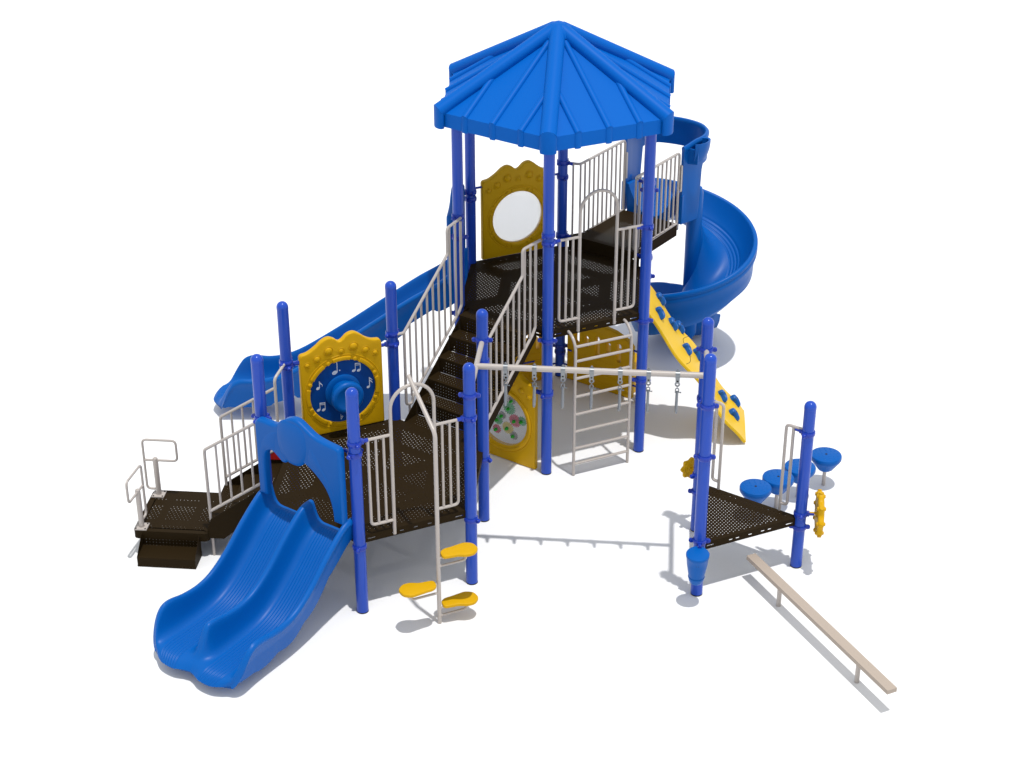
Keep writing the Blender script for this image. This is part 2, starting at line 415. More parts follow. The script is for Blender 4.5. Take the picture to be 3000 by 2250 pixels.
# ------------------------------------------------------------------ roof
def roof():
    R, zt, za = 1.405, 4.105, 4.835
    mb = MB()
    cor = [V((R * cos(rad(-90 + 60 * k)), R * sin(rad(-90 + 60 * k)), zt)) for k in range(6)]
    apx = V((0, 0, za))
    dz = V((0, 0, -0.155)); th = 0.03
    for k in range(6):
        a, b = cor[k], cor[(k + 1) % 6]
        mb.add([a, b, apx], [(0, 1, 2)])
        mb.add([a, b, b + dz, a + dz], [(0, 1, 2, 3)])
        ai, bi = a * 0.975, b * 0.975; ai.z = zt; bi.z = zt
        mb.add([a + dz, b + dz, bi + dz, ai + dz], [(0, 1, 2, 3)])
        ai2, bi2 = ai + V((0, 0, -0.03)), bi + V((0, 0, -0.03))
        mb.add([ai + dz, bi + dz, bi2, ai2], [(0, 1, 2, 3)])
        mb.add([ai2, bi2, V((0, 0, za - 0.05))], [(0, 1, 2)])
    o = mb.build('roof', M['roof'], PG, sharp=20, loc=(CT[0], CT[1], 0), label='blue hexagonal ribbed roof over the tower')
    def halfrib(p0, p1, r, up, drop):
        """half round rib lying on the roof from p0 (eave) to p1, with its own fascia end"""
        m = MB(); t = (p1 - p0).normalized(); side = t.cross(up).normalized(); nn = side.cross(t).normalized()
        if nn.z < 0: nn = -nn
        K = 12
        big = r > 0.05
        A0, A1 = (-0.62, pi + 0.62) if big else (-0.15, pi + 0.15)
        AN = [A0 + (A1 - A0) * k / K for k in range(K + 1)]
        def ring(c, rr, s_=1): return [c + side * (rr * cos(AN[k])) + nn * (rr * 0.9 * sin(AN[k]) * s_ + (0.012 if big else -0.002)) for k in range(K + 1)]
        rows = [ring(p0, r), ring(p0 + (p1 - p0) * 0.97, r), [p0 + (p1 - p0) * 0.97 + side * (r * .7 * cos(pi * k / K)) + t * r * .45 * sin(pi * k / K) + nn * (r * .35 * sin(pi * k / K) - .004) for k in range(K + 1)], [p1 + side * (r * .15 * cos(pi * k / K)) - nn * 0.008 for k in range(K + 1)]]
        m.grid(rows)
        # fascia end: the rib outline carried down over the eave
        out = V((up.x, up.y, 0)).normalized() if hypot(up.x, up.y) > 1e-6 else V((0, -1, 0))
        hs = V((-out.y, out.x, 0))
        rows2 = []
        for zz in (0.0, -drop + 0.01, -drop):
            sc = 1.0 if zz > -drop + 0.005 else 0.96
            rows2.append([V((p0.x, p0.y, 0)) + hs * (r * 1.0 * cos(AN[k]) * sc) + out * (r * (0.55 if big else 0.42) * sin(AN[k]) * sc - 0.004) + V((0, 0, (p0.z + (ring(p0, r)[k] - p0).z if zz == 0 else p0.z + zz))) for k in range(K + 1)])
        m.grid(rows2); m.add(rows2[-1], [tuple(range(K + 1))])
        # cap between the sloped end ring and the fascia top
        m.grid([rows[0], rows2[0] if (rows[0][0] - rows2[0][0]).length < (rows[0][0] - rows2[0][-1]).length else rows2[0][::-1]])
        return m
    for k in range(6):
        c = cor[k]
        n_ = V((c.x, c.y, 0)).normalized()
        h = halfrib(c * 1.0, V((0, 0, za + 0.005)), 0.088, V((n_.x * 0.45, n_.y * 0.45, 1)), 0.168)
        h.build('hip_rib', M['roof'], o, sharp=40)
        a, b = cor[k], cor[(k + 1) % 6]; mid = (a + b) / 2; tt = (b - a).normalized(); nn = V((mid.x, mid.y, 0)).normalized()
        for u in (-0.36, 0.0, 0.36):
            p0 = mid + tt * u
            f = 1 - abs(u) / (R / 2)           # where a parallel rib meets the hip
            if abs(u) < 0.01: f = 0.93
            inner = V((mid.x * (1 - f), mid.y * (1 - f), zt + (za - zt) * f)) + tt * u
            halfrib(p0 + nn * 0.004, inner, 0.037, V((nn.x * 0.5, nn.y * 0.5, 1)), 0.165).build('panel_rib', M['roof'], o, sharp=40)
    cap = MB().lathe([(0.19, -0.10), (0.165, -0.045), (0.12, 0.0), (0.07, 0.028), (0.0, 0.042)], (0, 0, za + 0.035), n=32)
    cap.build('peak_cap', M['roof'], o)
roof()

# ------------------------------------------------------------------ tube rails
TR = 0.0165
def guard(name, frames, bars, foot=None, label=None, r=TR, mat_=None):
    mb = MB()
    for f in frames: mb.tube(f, r, n=10)
    o = mb.build(name, mat_ or M['beige'], PG, label=label)
    for a, b in bars: MB().tube([a, b], 0.0125, n=8).build('baluster', M['beige'], o)
    return o

# arched entrances with side panels
def arch_gate(c, a, zd, label):
    F = edge(c, a); w = 0.225
    arc = [F(-w, 0, zd - 0.065), F(-w, 0, zd + 1.335)] + [F(-w * cos(pi * k / 16), 0, zd + 1.335 + w * sin(pi * k / 16)) for k in range(1, 16)] + [F(w, 0, zd + 1.335), F(w, 0, zd - 0.065)]
    side = []
    bars = []
    for s_ in (-1, 1):
        side.append(fillet([F(s_ * 0.545, 0, zd + 1.065), F(s_ * w, 0, zd + 1.065)], .03))
        side.append(fillet([F(s_ * 0.465, 0, zd + 1.06), F(s_ * 0.465, 0, zd + 0.10), F(s_ * w, 0, zd + 0.10)], 0.05))
        for u in (0.305, 0.385): bars.append((F(s_ * u, 0, zd + 1.06), F(s_ * u, 0, zd + 0.10)))
    mb = MB(); mb.tube(arc, 0.018, n=12)
    for f in side: mb.tube(f, 0.0155, n=10)
    o = mb.build('arched_guardrail', M['beige'], PG, label=label)
    for p, q in bars: MB().tube([p, q], 0.0135, n=8).build('baluster', M['beige'], o)
    return o
arch_gate(CL, 300, ZL, 'beige arched guardrail at the front of the lower deck')
arch_gate(CT, 300, ZT, 'beige arched guardrail at the front of the tower deck')
clamp('L1', ZL + 1.065, 30, True); clamp('L2', ZL + 1.065, 210, True)
clamp('T1', ZT + 1.065, 30, True); clamp('T2', ZT + 1.045, 210, True)

# stair guardrails (direction 60 from the lower deck)
FT = run(CL, 60)
for s_ in (-1, 1):
    l = 0.5 * s_
    topz = lambda d: 1.945 + (d - 1.12) * 0.80
    botz = lambda d: 1.10 + (d - 1.24) * 0.80
    fr = [fillet([FT(AP, s_ * 0.545, 1.93), FT(AP + 0.07, l, 1.93), FT(1.91, l, 2.565), FT(1.91, l, 2.87), FT(2.20, s_ * 0.53, 2.885)], 0.045),
          fillet([FT(1.115, l, 1.93), FT(1.115, l, 1.05), FT(1.22, l, 1.02), FT(1.235, l, 1.10), FT(2.10, l, botz(2.10)), FT(2.155, l, 1.86), FT(2.155, l, 2.87)], 0.05)]
    bars = []
    for i in range(9):
        d = 1.215 + i * 0.105
        bars.append((FT(d, l, topz(d) if d < 1.91 else 2.88), FT(d, l, botz(max(d, 1.235)) if i else 1.12)))
    o = guard('stair_guardrail', fr, bars, label='beige guardrail on the %s side of the stairs' % ('left' if s_ < 0 else 'right'))
    MB().tube([FT(1.17, l, 1.035), FT(1.17, l, 0.90)], 0.014, n=8).build('foot_tube', M['beige'], o)
clamp('L5', 1.93, -30); clamp('L6', 1.93, -30)
clamp('T3', 2.88, -30); clamp('T1', 2.945, -30); clamp('T3', 2.63, 90)

# step deck guardrails
for s_ in (-1, 1):
    l = 0.385 * s_
    fr = [fillet([FS(AP, s_ * 0.545, 2.865), FS(1.085, l, 2.865), FS(2.10, l, 2.865), FS(2.10, l, 1.88)], 0.06),
          fillet([FS(AP, s_ * 0.545, 1.93), FS(1.085, l, 1.93), FS(2.10, l, 1.945)], 0.04)]
    bars = [(FS(1.10 + 0.0 + i * 0.10, l, 2.865), FS(1.10 + i * 0.10, l, 1.935)) for i in range(10)]
    bars.append((FS(1.055, s_ * 0.46, 2.865), FS(1.055, s_ * 0.46, 1.93)))
    o = guard('step_deck_guardrail', fr, bars, label='beige guardrail on the %s side of the step deck' % ('left' if s_ < 0 else 'right'))
    mb = MB(); mb.box(FS(2.135, l, 1.90), (0.03, 0.006, 0.10), rad(60)); mb.build('mounting_tab', M['steel'], o)
clamp('T5', 2.865, -30, True); clamp('T5', 2.675, 210, False); clamp('T5', 1.93, -30, True)
clamp('T6', 2.865, 150, True); clamp('T6', 2.78, 90, False); clamp('T6', 1.93, 150, True)

# ------------------------------------------------------------------ steps
def step_run(name, F, d0, d1, z0, z1, n, w, inner_w, label, plate=0.24, flush_top=True):
    """n risers from z0 up to z1; F maps (d, l, z)"""
    mb = MB(); run_ = (d1 - d0) / (n + (1 if flush_top else 0)); rise = (z1 - z0) / n
    root = None
    treads = n + 1 if flush_top else n - 1
    if not flush_top: run_ = (d1 - d0) / (n - 1)
    st = []
    for k in range(treads):
        z = z0 + rise * k - (0.003 if k in (0, treads - 1) else 0); a, b = d0 + run_ * k, d0 + run_ * (k + 1)
        if not flush_top: z = z0 + rise * (k + 1)
        m = MB()
        bd = 0.018
        m.add([F(a + bd, -inner_w + bd, z), F(b, -inner_w + bd, z), F(b, inner_w - bd, z), F(a + bd, inner_w - bd, z)], [(0, 1, 2, 3)], 0)
        m.add([F(a, -inner_w, z), F(a + bd, -inner_w, z), F(a + bd, inner_w, z), F(a, inner_w, z)], [(0, 1, 2, 3)], 1)
        m.add([F(a + bd, -inner_w, z), F(b, -inner_w, z), F(b, -inner_w + bd, z), F(a + bd, -inner_w + bd, z)], [(0, 1, 2, 3)], 1)
        m.add([F(a + bd, inner_w, z), F(b, inner_w, z), F(b, inner_w - bd, z), F(a + bd, inner_w - bd, z)], [(0, 1, 2, 3)], 1)
        zl = z - rise + (0.003 if k else 0.0)
        if k > 0 or not flush_top:
            m.add([F(a, -inner_w + bd, z - 0.03), F(a, inner_w - bd, z - 0.03), F(a, inner_w - bd, zl), F(a, -inner_w + bd, zl)], [(0, 1, 2, 3)], 0)
            m.add([F(a, -inner_w, z), F(a, inner_w, z), F(a, inner_w, z - 0.03), F(a, -inner_w, z - 0.03)], [(0, 1, 2, 3)], 1)
        st.append(m)
    if not flush_top:
        m = MB(); m.add([F(d1 - 0.004, -inner_w, z1 - 0.01), F(d1 - 0.004, inner_w, z1 - 0.01), F(d1 - 0.004, inner_w, z1 - rise), F(d1 - 0.004, -inner_w, z1 - rise)], [(0, 1, 2, 3)], 1); st.append(m)
    F0 = F(0, 0, 0)
    dx = (F(1, 0, 0) - F0); lx = (F(0, 1, 0) - F0)
    def uvfn(p, co):
        q = co - F0
        if abs(p.normal.z) > 0.5: return (q.dot(dx), q.dot(lx))
        return (q.dot(lx), co.z)
    sl = (z1 - z0) / (d1 - d0)
    for s_ in (-1, 1):
        l0, l1 = s_ * (inner_w + 0.001), s_ * (inner_w + 0.007)
        pr = [(d0 - 0.02, z0 + 0.01), (d0 + 0.04, z0 + 0.06), (d1 - 0.10, z1 + 0.02), (d1 - 0.01, z1 + 0.02), (d1 - 0.01, z1 - 0.11), (d0 + 0.12, z0 - 0.11), (d0 - 0.02, z0 - 0.11)]
        if not flush_top: pr = [(d0 - 0.02, z0 + 0.03), (d0 + 0.03, z0 + 0.17), (d1 - 0.06, z1 + 0.02), (d1 - 0.003, z1 + 0.02), (d1 - 0.003, z1 - 0.20), (d0 + 0.15, z0 - 0.07), (d0 - 0.02, z0 - 0.07)]
        m = MB(); n_ = len(pr)
        m.add([F(d, l0, z) for d, z in pr] + [F(d, l1, z) for d, z in pr], [tuple(range(n_)), tuple(n_ + i for i in range(n_))] + [(i, (i + 1) % n_, n_ + (i + 1) % n_, n_ + i) for i in range(n_)])
        if root is None: root = m.build(name, M['brown'], PG, sharp=20, label=label)
        else: m.build('stringer', M['brown'], root, sharp=20)
    for m in st: m.build('tread', [M['perf_step'], M['brown']], root, sharp=20, uvfn=uvfn)
    return root
step_run('stairs', FT, AP + 0.003, 3.287 - AP - 0.003, ZL, ZT, 5, 1.0, 0.455, 'brown perforated stairs between the two hexagonal decks')

# ------------------------------------------------------------------ transfer station (towards -x)
XP0, XP1 = -2.56, -1.755
FX = lambda d, l, z: V((-d, l, z))          # d outward along -x
ZP = 0.30
pts = []
for cx, cy, a0 in ((XP0 + 0.05, -0.36, 180), (XP1 - 0.05, -0.36, 270), (XP1 - 0.01, 0.40, 0), (XP0 + 0.05, 0.36, 90)):
    if a0 == 0: pts.append((XP1, 0.41)); continue
    pts += [(cx + 0.05 * cos(rad(a0 + q)), cy + 0.05 * sin(rad(a0 + q))) for q in (0, 30, 60, 90)]
pc = ((XP0 + XP1) / 2, 0)
tp = deck('transfer_platform', pts, ZP, 0.095, pc, M['perf_fine'], 0.075, (), 'low brown perforated transfer platform', flange=False)
MB().box((0, 0.19, -0.02), (0.70, 0.06, 0.03)).box((0, -0.19, -0.02), (0.70, 0.06, 0.03)).box((-0.18, 0, -0.024), (0.06, 0.7, 0.03)).box((0.18, 0, -0.024), (0.06, 0.7, 0.03)).build('support_rib', M['brown'], tp)
# transfer step in front
def tstep():
    x0, x1 = -2.47, -1.86; y0, y1 = -0.63, -0.40
    m = MB()
    zt = 0.125
    m.add([(x0, y0, zt - 0.012), (x1, y0, zt - 0.012), (x1, y1, zt), (x0, y1, zt)], [(0, 1, 2, 3)], 0)
    m.add([(x0, y0, 0), (x1, y0, 0), (x1, y0, zt - 0.012), (x0, y0, zt - 0.012)], [(0, 1, 2, 3)], 0)
    m.add([(x0, y1 - .002, zt), (x1, y1 - .002, zt), (x1, y1 - .002, ZP - 0.05), (x0, y1 - .002, ZP - 0.05)], [(0, 1, 2, 3)], 0)
    m.add([(x0, y0 + 0.025, 0), (x1, y0 + 0.025, 0), (x1, y0 + 0.025, zt - 0.03), (x0, y0 + 0.025, zt - 0.03)], [(0, 1, 2, 3)], 1)  # inner sheets added close behind the perforations so the holes read dark
    m.add([(x0, y0 + 0.025, zt - 0.03), (x1, y0 + 0.025, zt - 0.03), (x1, y1 + 0.02, zt - 0.02), (x0, y1 + 0.02, zt - 0.02)], [(0, 1, 2, 3)], 1)
    for x in (x0, x1):
        s_ = -0.004 if x == x0 else 0.004
        pr = [(y0, 0), (y1 + 0.03, 0), (y1 + 0.03, ZP - 0.03), (y1 - 0.01, ZP - 0.03), (y0 - 0.001, zt - 0.008)]
        n_ = len(pr)
        m.add([(x, y, z) for y, z in pr] + [(x + s_, y, z) for y, z in pr], [tuple(range(n_)), tuple(n_ + i for i in range(n_))] + [(i, (i + 1) % n_, n_ + (i + 1) % n_, n_ + i) for i in range(n_)], 1)
    def uvfn(p, co): return (co.x, co.y * 1.0 if abs(p.normal.z) > 0.5 else co.z)
    m.build('transfer_step', [M['perf_step'], M['brown']], PG, sharp=20, uvfn=uvfn, label='low brown step in front of the transfer platform')
tstep()
step_run('transfer_steps', FX, 1.755 - 0.0, AP + 0.003, ZP, ZL, 3, 0.8, 0.37, 'brown perforated steps from the transfer platform up to the lower deck') if False else None
# steps climb in +x: use a mapping whose d grows towards the deck
FX2 = lambda d, l, z: V((-1.755 + d, -l, z))
step_run('transfer_steps', FX2, 0.004, 1.755 - AP - 0.003, ZP, ZL, 4, 0.8, 0.37, 'brown perforated steps from the transfer platform up to the lower deck', flush_top=False)

for s_, nm in ((-1, 'near'), (1, 'far')):
    y = 0.345 * s_
    low = 0.0 if s_ < 0 else 0.30
    fr = [fillet([(-1.73, y, low), (-1.73, y, 1.285), (-1.115, y, 1.665)], 0.05),
          fillet([(-1.73, y, 0.545), (-1.14, y, 0.93), (-1.115, y, 0.96), (-1.115, y, 1.77), (-1.045, 0.545 * s_, 1.85)], 0.07)]
    bars = []
    for i in range(1, 5):
        x = -1.73 + i * 0.122
        bars.append(((x, y, 1.285 + (x + 1.73) * 0.618), (x, y, 0.545 + (x + 1.73) * 0.652)))
    guard('handrail', fr, bars, label='beige handrail on the %s side of the transfer steps' % nm)
clamp('L3', 1.845, 75); clamp('L4', 1.845, -20)
# grab handles on the platform
def loop_handle(loc, pts, label, posth):
    mb = MB(); mb.lathe([(0.029, 0.012), (0.029, posth - 0.03), (0.026, posth - 0.012), (0.016, posth - 0.002), (0.0, posth)], loc, n=20)
    o = mb.build('grab_handle', M['beige'], PG, label=label)
    m = MB(); 
    for p, r in pts: m.tube(p, r, n=10)
    m.build('loop', M['beige'], o)
    b = MB(); b.box((loc[0], loc[1], loc[2] + 0.006), (0.135, 0.135, 0.012))
    pl = b.build('base_plate', M['beige'], o)
    b2 = MB()
    for sx in (-1, 1):
        for sy in (-1, 1): b2.lathe([(0.009, 0), (0.009, 0.004)], (loc[0] + sx * 0.05, loc[1] + sy * 0.05, loc[2] + 0.0125), n=8)
    b2.build('bolt', M['rubber'], pl)
yb = 0.315
loop_handle((-2.478, yb, ZP), [(fillet([(-2.478, yb, 0.375), (-2.60, yb, 0.375), (-2.60, yb, 0.985), (-2.235, yb, 0.985), (-2.235, yb, 0.735), (-2.60, yb, 0.735)], 0.05), 0.0135)], 'far beige grab handle with looped tube', 0.47)
ya = -0.335
q = V((-0.12, -0.99, 0)).normalized()
def Q(t, z): return (-2.485 + q.x * t, ya + q.y * t, z)
loop_handle((-2.485, ya, ZP), [(fillet([Q(0, 0.375), Q(-0.14, 0.375), Q(-0.14, 0.985), Q(0.235, 0.985), Q(0.235, 0.735), Q(-0.14, 0.735)], 0.05), 0.0135)], 'near beige grab handle with looped tube', 0.47)
# small red plate beside the top step
MB().box((-1.155, 0.362, 0.850), (0.15, 0.012, 0.13)).build('end_plate', M['red'], PG, label='small red plate beside the top transfer step')

# ------------------------------------------------------------------ slides
def chute(name, F, L, B, Rm, W, qprof, ribs, vend, skirt, nst, label, ncol=60, crest=0.05):
    rows = []
    for i in range(nst + 1):
        v0 = L * i / nst
        row = []
        bz, rz, w = sinterp(B, v0), sinterp(Rm, v0), sinterp(W, v0)
        cols = ncol if hasattr(ncol, '__len__') else [-1 + 2 * k / ncol for k in range(ncol + 1)]
        fe = sm(L - 0.05, L, v0)
        pts = []
        for q_ in cols:
            h = qprof(abs(q_))
            if hasattr(ncol, '__len__') and L < 2 and abs(q_) < 0.27: h *= 1 - 0.97 * sm(1.56, 1.80, v0)
            z = bz + (rz - bz) * h + ribs(q_, v0)
            vv = v0 - (v0 / L) ** 6 * (L - vend(q_))
            pts.append((q_ * w, vv, z))
        vo = v0 - (v0 / L) ** 6 * (L - vend(1.0))
        sk = skirt(v0, bz, rz)
        ex = [(w + 0.018, vo, rz - 0.012), (w + 0.026, vo, rz - 0.035), (w + 0.022, vo, rz - min(0.06, (rz - bz) * .5 + 0.01)), (w + 0.004, vo, rz - min(0.075, (rz - bz) * .5 + 0.02)),
              (w - 0.005, vo, (rz * 0.5 + sk * 0.5)), (w - 0.03, vo, sk), (w - 0.09, vo, sk + 0.002)]
        for (a, b_, c_) in ex: pts.append((a, b_, c_))
        und = [(w * 0.5, v0 - (v0 / L) ** 6 * (L - vend(0.5)), min(bz - 0.03, sk + 0.04)), (0, v0 - (v0 / L) ** 6 * (L - vend(0.0)), bz - 0.035), (-w * 0.5, v0 - (v0 / L) ** 6 * (L - vend(-0.5)), min(bz - 0.03, sk + 0.04))]
        pts += und
        pts = pts[:len(cols)] + [(a_, b_, c_ * (1 - fe) + (bz - 0.012) * fe) for a_, b_, c_ in pts[len(cols):]]
        for (a, b_, c_) in ex[::-1]: pts.append((-a, b_, c_ * (1 - fe) + (bz - 0.012) * fe))
        rows.append([F(*p) for p in pts])
    mb = MB(); mb.grid(rows, closed_u=True)
    return mb.build(name, M['plastic'], PG, sharp=55, label=label)

# double slide (edge 240 of the lower deck)
F240 = edge(CL, 240)
Bd = [(0, ZL + 0.004), (0.08, ZL - 0.005), (0.22, 0.79), (0.44, 0.60), (0.7, 0.395), (0.9, 0.285), (1.1, 0.235), (1.4, 0.215), (1.68, 0.21), (1.79, 0.195), (1.85, 0.16), (1.88, 0.125)]
Rd = [(0, 1.10), (0.10, 1.10), (0.2, 1.06), (0.44, 0.885), (0.7, 0.66), (0.92, 0.525), (1.1, 0.48), (1.3, 0.485), (1.45, 0.51), (1.55, 0.512), (1.63, 0.48), (1.70, 0.415), (1.76, 0.33), (1.82, 0.235), (1.86, 0.175), (1.88, 0.135)]
Wd = [(0, 0.55), (0.44, 0.555), (0.9, 0.56), (1.3, 0.565), (1.6, 0.578), (1.72, 0.572), (1.80, 0.548), (1.85, 0.515), (1.88, 0.48)]
QT = [(0, 1), (0.02, 0.995), (0.045, 0.965), (0.06, 0.91), (0.075, 0.80), (0.095, 0.60), (0.125, 0.37), (0.165, 0.17), (0.215, 0.055), (0.27, 0.0), (0.50, 0.0), (0.72, 0.0), (0.78, 0.035), (0.83, 0.12), (0.87, 0.26), (0.90, 0.47), (0.922, 0.71), (0.937, 0.88), (0.952, 0.96), (0.975, 1.0), (1.0, 0.985)]
QC = sorted(set([round(q, 4) for q, h in QT] + [0.01, 0.035, 0.052, 0.068, 0.085, 0.11, 0.145, 0.19, 0.24, 0.75, 0.805, 0.85, 0.885, 0.912, 0.93, 0.945, 0.963, 0.988] + [round(0.28 + 0.44 * k / 56, 4) for k in range(57)]))
QD = [-q for q in QC[::-1] if q > 0] + QC
def qd(q_): return interp(QT, q_)
def ribd(q_, v):
    a = abs(q_ - 0.0); c_ = 0.505 if q_ > 0 else -0.505
    t = q_ - c_
    if abs(t) > 0.2105: return 0
    return -0.009 * abs(cos(t / 0.0601 * pi)) ** 3 * sm(0.02, 0.12, v)
def vd(q_):
    q_ = abs(q_)
    return sinterp([(0, 1.825), (0.12, 1.838), (0.3, 1.872), (0.5, 1.88), (0.7, 1.868), (0.85, 1.835), (0.95, 1.80), (1.0, 1.78)], q_)
def skd(v, bz, rz): return bz - 0.05 - 0.035 * abs(sin(v * 8.0)) * (1 - sm(1.5, 1.65, v))
ds = chute('double_slide', F240, 1.88, Bd, Rd, Wd, qd, ribd, vd, skd, 72, 'blue double slide with two side-by-side beds', ncol=QD)
# lift the whole lip slightly below z=0 protection is given by the tables
mb = MB(); mb.add([F240(-0.53, -0.02, ZL + 0.002), F240(0.53, -0.02, ZL + 0.002), F240(0.53, 0.02, ZL + 0.006), F240(-0.53, 0.02, ZL + 0.006)], [(0, 1, 2, 3)])

def hood(F, zd, label, v=0.12, wscale=1.0, bulge=True, flip=1):
    """rounded arch panel with a wavy crest"""
    crest = [(-0.545, 1.00), (-0.50, 1.045), (-0.40, 1.050), (-0.30, 1.050), (-0.22, 1.085), (-0.14, 1.155), (-0.05, 1.192), (0.03, 1.188), (0.12, 1.14), (0.22, 1.085), (0.34, 1.058), (0.48, 1.045), (0.53, 1.03), (0.545, 0.99)]
    outer = smooth_open(crest, 5) + [(0.545, 0.19), (0.425, 0.19)]
    inner = [(0.425, 0.19), (0.415, 0.32), (0.385, 0.44), (0.33, 0.545), (0.25, 0.63), (0.16, 0.695), (0.075, 0.735), (0.03, 0.70), (-0.02, 0.695), (-0.07, 0.715), (-0.12, 0.69), (-0.17, 0.655), (-0.21, 0.655), (-0.26, 0.69), (-0.33, 0.735), (-0.39, 0.72), (-0.425, 0.66), (-0.44, 0.55), (-0.445, 0.40), (-0.445, 0.19)]
    outl = outer[:-1] + smooth_open(inner, 4) + [(-0.545, 0.19)]
    outl = [(x * flip, y) for x, y in outl]
    vs, fs = sheet(outl, (), thick=0.095, bevel=0.030, res=5)
    mb = MB(); mb.add([F(x * wscale, v - z, zd + y) for x, y, z in vs], fs)
    o = mb.build('slide_hood', M['plastic'], ds_cur[0], sharp=50, label=None)
    # raised crown moulding and side fields
    m = MB(); rows = []
    for i in range(9):
        a = pi / 2 * i / 8
        def se(t): return (1 if t > 0 else -1) * abs(t) ** 0.8
        rows.append([F(flip * wscale * (-0.055 + (0.195 + 0.02 * sin(2 * pi * k / 32)) * sin(a) * se(cos(2 * pi * k / 32))), v + 0.036 + 0.034 * cos(a), zd + 0.918 + 0.245 * sin(a) * se(sin(2 * pi * k / 32))) for k in range(32)])
    m.grid(rows, closed_u=True)
    m.build('crown_bulge', M['plastic'], o, sharp=60)
    m = MB()
    field = smooth_closed([(0.16, 0.90), (0.20, 0.93), (0.30, 0.78), (0.40, 0.62), (0.445, 0.42), (0.425, 0.40), (0.40, 0.50), (0.33, 0.63), (0.24, 0.73), (0.15, 0.78)], 5)
    vs, fs = sheet([(x * flip, y) for x, y in field], (), 0.010, 0.0045, 2); m.add([F(x * wscale, v + 0.043 + z, zd + y) for x, y, z in vs], fs)
    m.build('relief_trim', M['plastic'], o, sharp=60); m = MB()
    field = smooth_closed([(-0.24, 0.98), (-0.36, 0.93), (-0.46, 0.80), (-0.495, 0.60), (-0.475, 0.50), (-0.46, 0.62), (-0.42, 0.74), (-0.35, 0.775), (-0.29, 0.76), (-0.28, 0.86)], 5)
    vs, fs = sheet([(x * flip, y) for x, y in field], (), 0.010, 0.0045, 2); m.add([F(x * wscale, v + 0.043 + z, zd + y) for x, y, z in vs], fs)
    m.build('relief_trim', M['plastic'], o, sharp=60)
    for cx in (-0.475, 0.455):
        m = MB(); m.tube([F(flip * wscale * (cx + 0.022 * cos(2 * pi * k / 16)), v + 0.0425, zd + 0.985 - 0.03 * (cx > 0) + 0.028 * sin(2 * pi * k / 16)) for k in range(16)], 0.004, n=6, closed=True)
        m.build('corner_emblem', M['plastic'], o, sharp=60)
    return o
ds_cur = [ds]
hood(F240, ZL, '')
clamp('L1', ZL + 0.945, 150, True); clamp('L3', ZL + 0.945, 330, True)

# long straight slide (edge 180 of the tower deck); u positive = nearer side
F180b = edge(CT, 180)
Bl = [(0, ZT + 0.002), (0.12, ZT - 0.01), (0.3, 1.67), (0.6, 1.455), (1.0, 1.165), (1.5, 0.805), (2.0, 0.46), (2.25, 0.33), (2.5, 0.265), (2.8, 0.245), (2.98, 0.24), (3.05, 0.215), (3.10, 0.16)]
Rl = [(0, 2.115), (0.12, 2.06), (0.3, 1.91), (0.6, 1.72), (1.0, 1.435), (1.5, 1.075), (2.0, 0.745), (2.25, 0.625), (2.5, 0.57), (2.75, 0.565), (2.88, 0.51), (2.97, 0.40), (3.04, 0.29), (3.08, 0.22), (3.10, 0.17)]
Wl = [(0, 0.31), (2.3, 0.31), (2.8, 0.335), (3.0, 0.33), (3.1, 0.31)]
QTL = [(0, 0), (0.45, 0.0), (0.55, 0.03), (0.65, 0.11), (0.73, 0.25), (0.79, 0.45), (0.83, 0.68), (0.86, 0.86), (0.89, 0.95), (0.94, 1.0), (1.0, 0.985)]
QCL = sorted(set([q for q, h in QTL] + [0.5, 0.6, 0.69, 0.76, 0.81, 0.845, 0.875, 0.915, 0.97] + [round(0.42 * k / 30, 4) for k in range(31)]))
QDL = [-q for q in QCL[::-1] if q > 0] + QCL
def ql(q_): return interp(QTL, q_)
def ribl(q_, v):
    if abs(q_) > 0.42 or v < 0.2: return 0
    return 0.006 * (0.5 + 0.5 * cos(q_ / 0.105 * 2 * pi))
def vl(q_): return sinterp([(0, 3.10), (0.4, 3.085), (0.7, 3.02), (0.9, 2.97), (1.0, 2.94)], abs(q_))
def skl(v, bz, rz): return bz - 0.05 - (0.085 * max(0, sin(v * 11.0 - 0.6)) ** 0.5 + 0.02) * (1 - sm(2.1, 2.6, v)) - 0.02 * sm(2.3, 2.6, v)
ls = chute('long_slide', F180b, 3.10, Bl, Rl, Wl, ql, ribl, vl, skl, 110, 'long straight blue slide running down behind the lower deck', ncol=QDL)
ds_cur[0] = ls
hood(F180b, ZT, '', v=0.10, wscale=0.93, flip=1)
MB().tube([F180b(0.15, 2.15, 0), F180b(0.15, 2.15, 0.36)], 0.03, n=12).build('support_post', M['beige'], ls)
clamp('T4', 2.60, 0, False); clamp('T4', 2.685, -150, True)

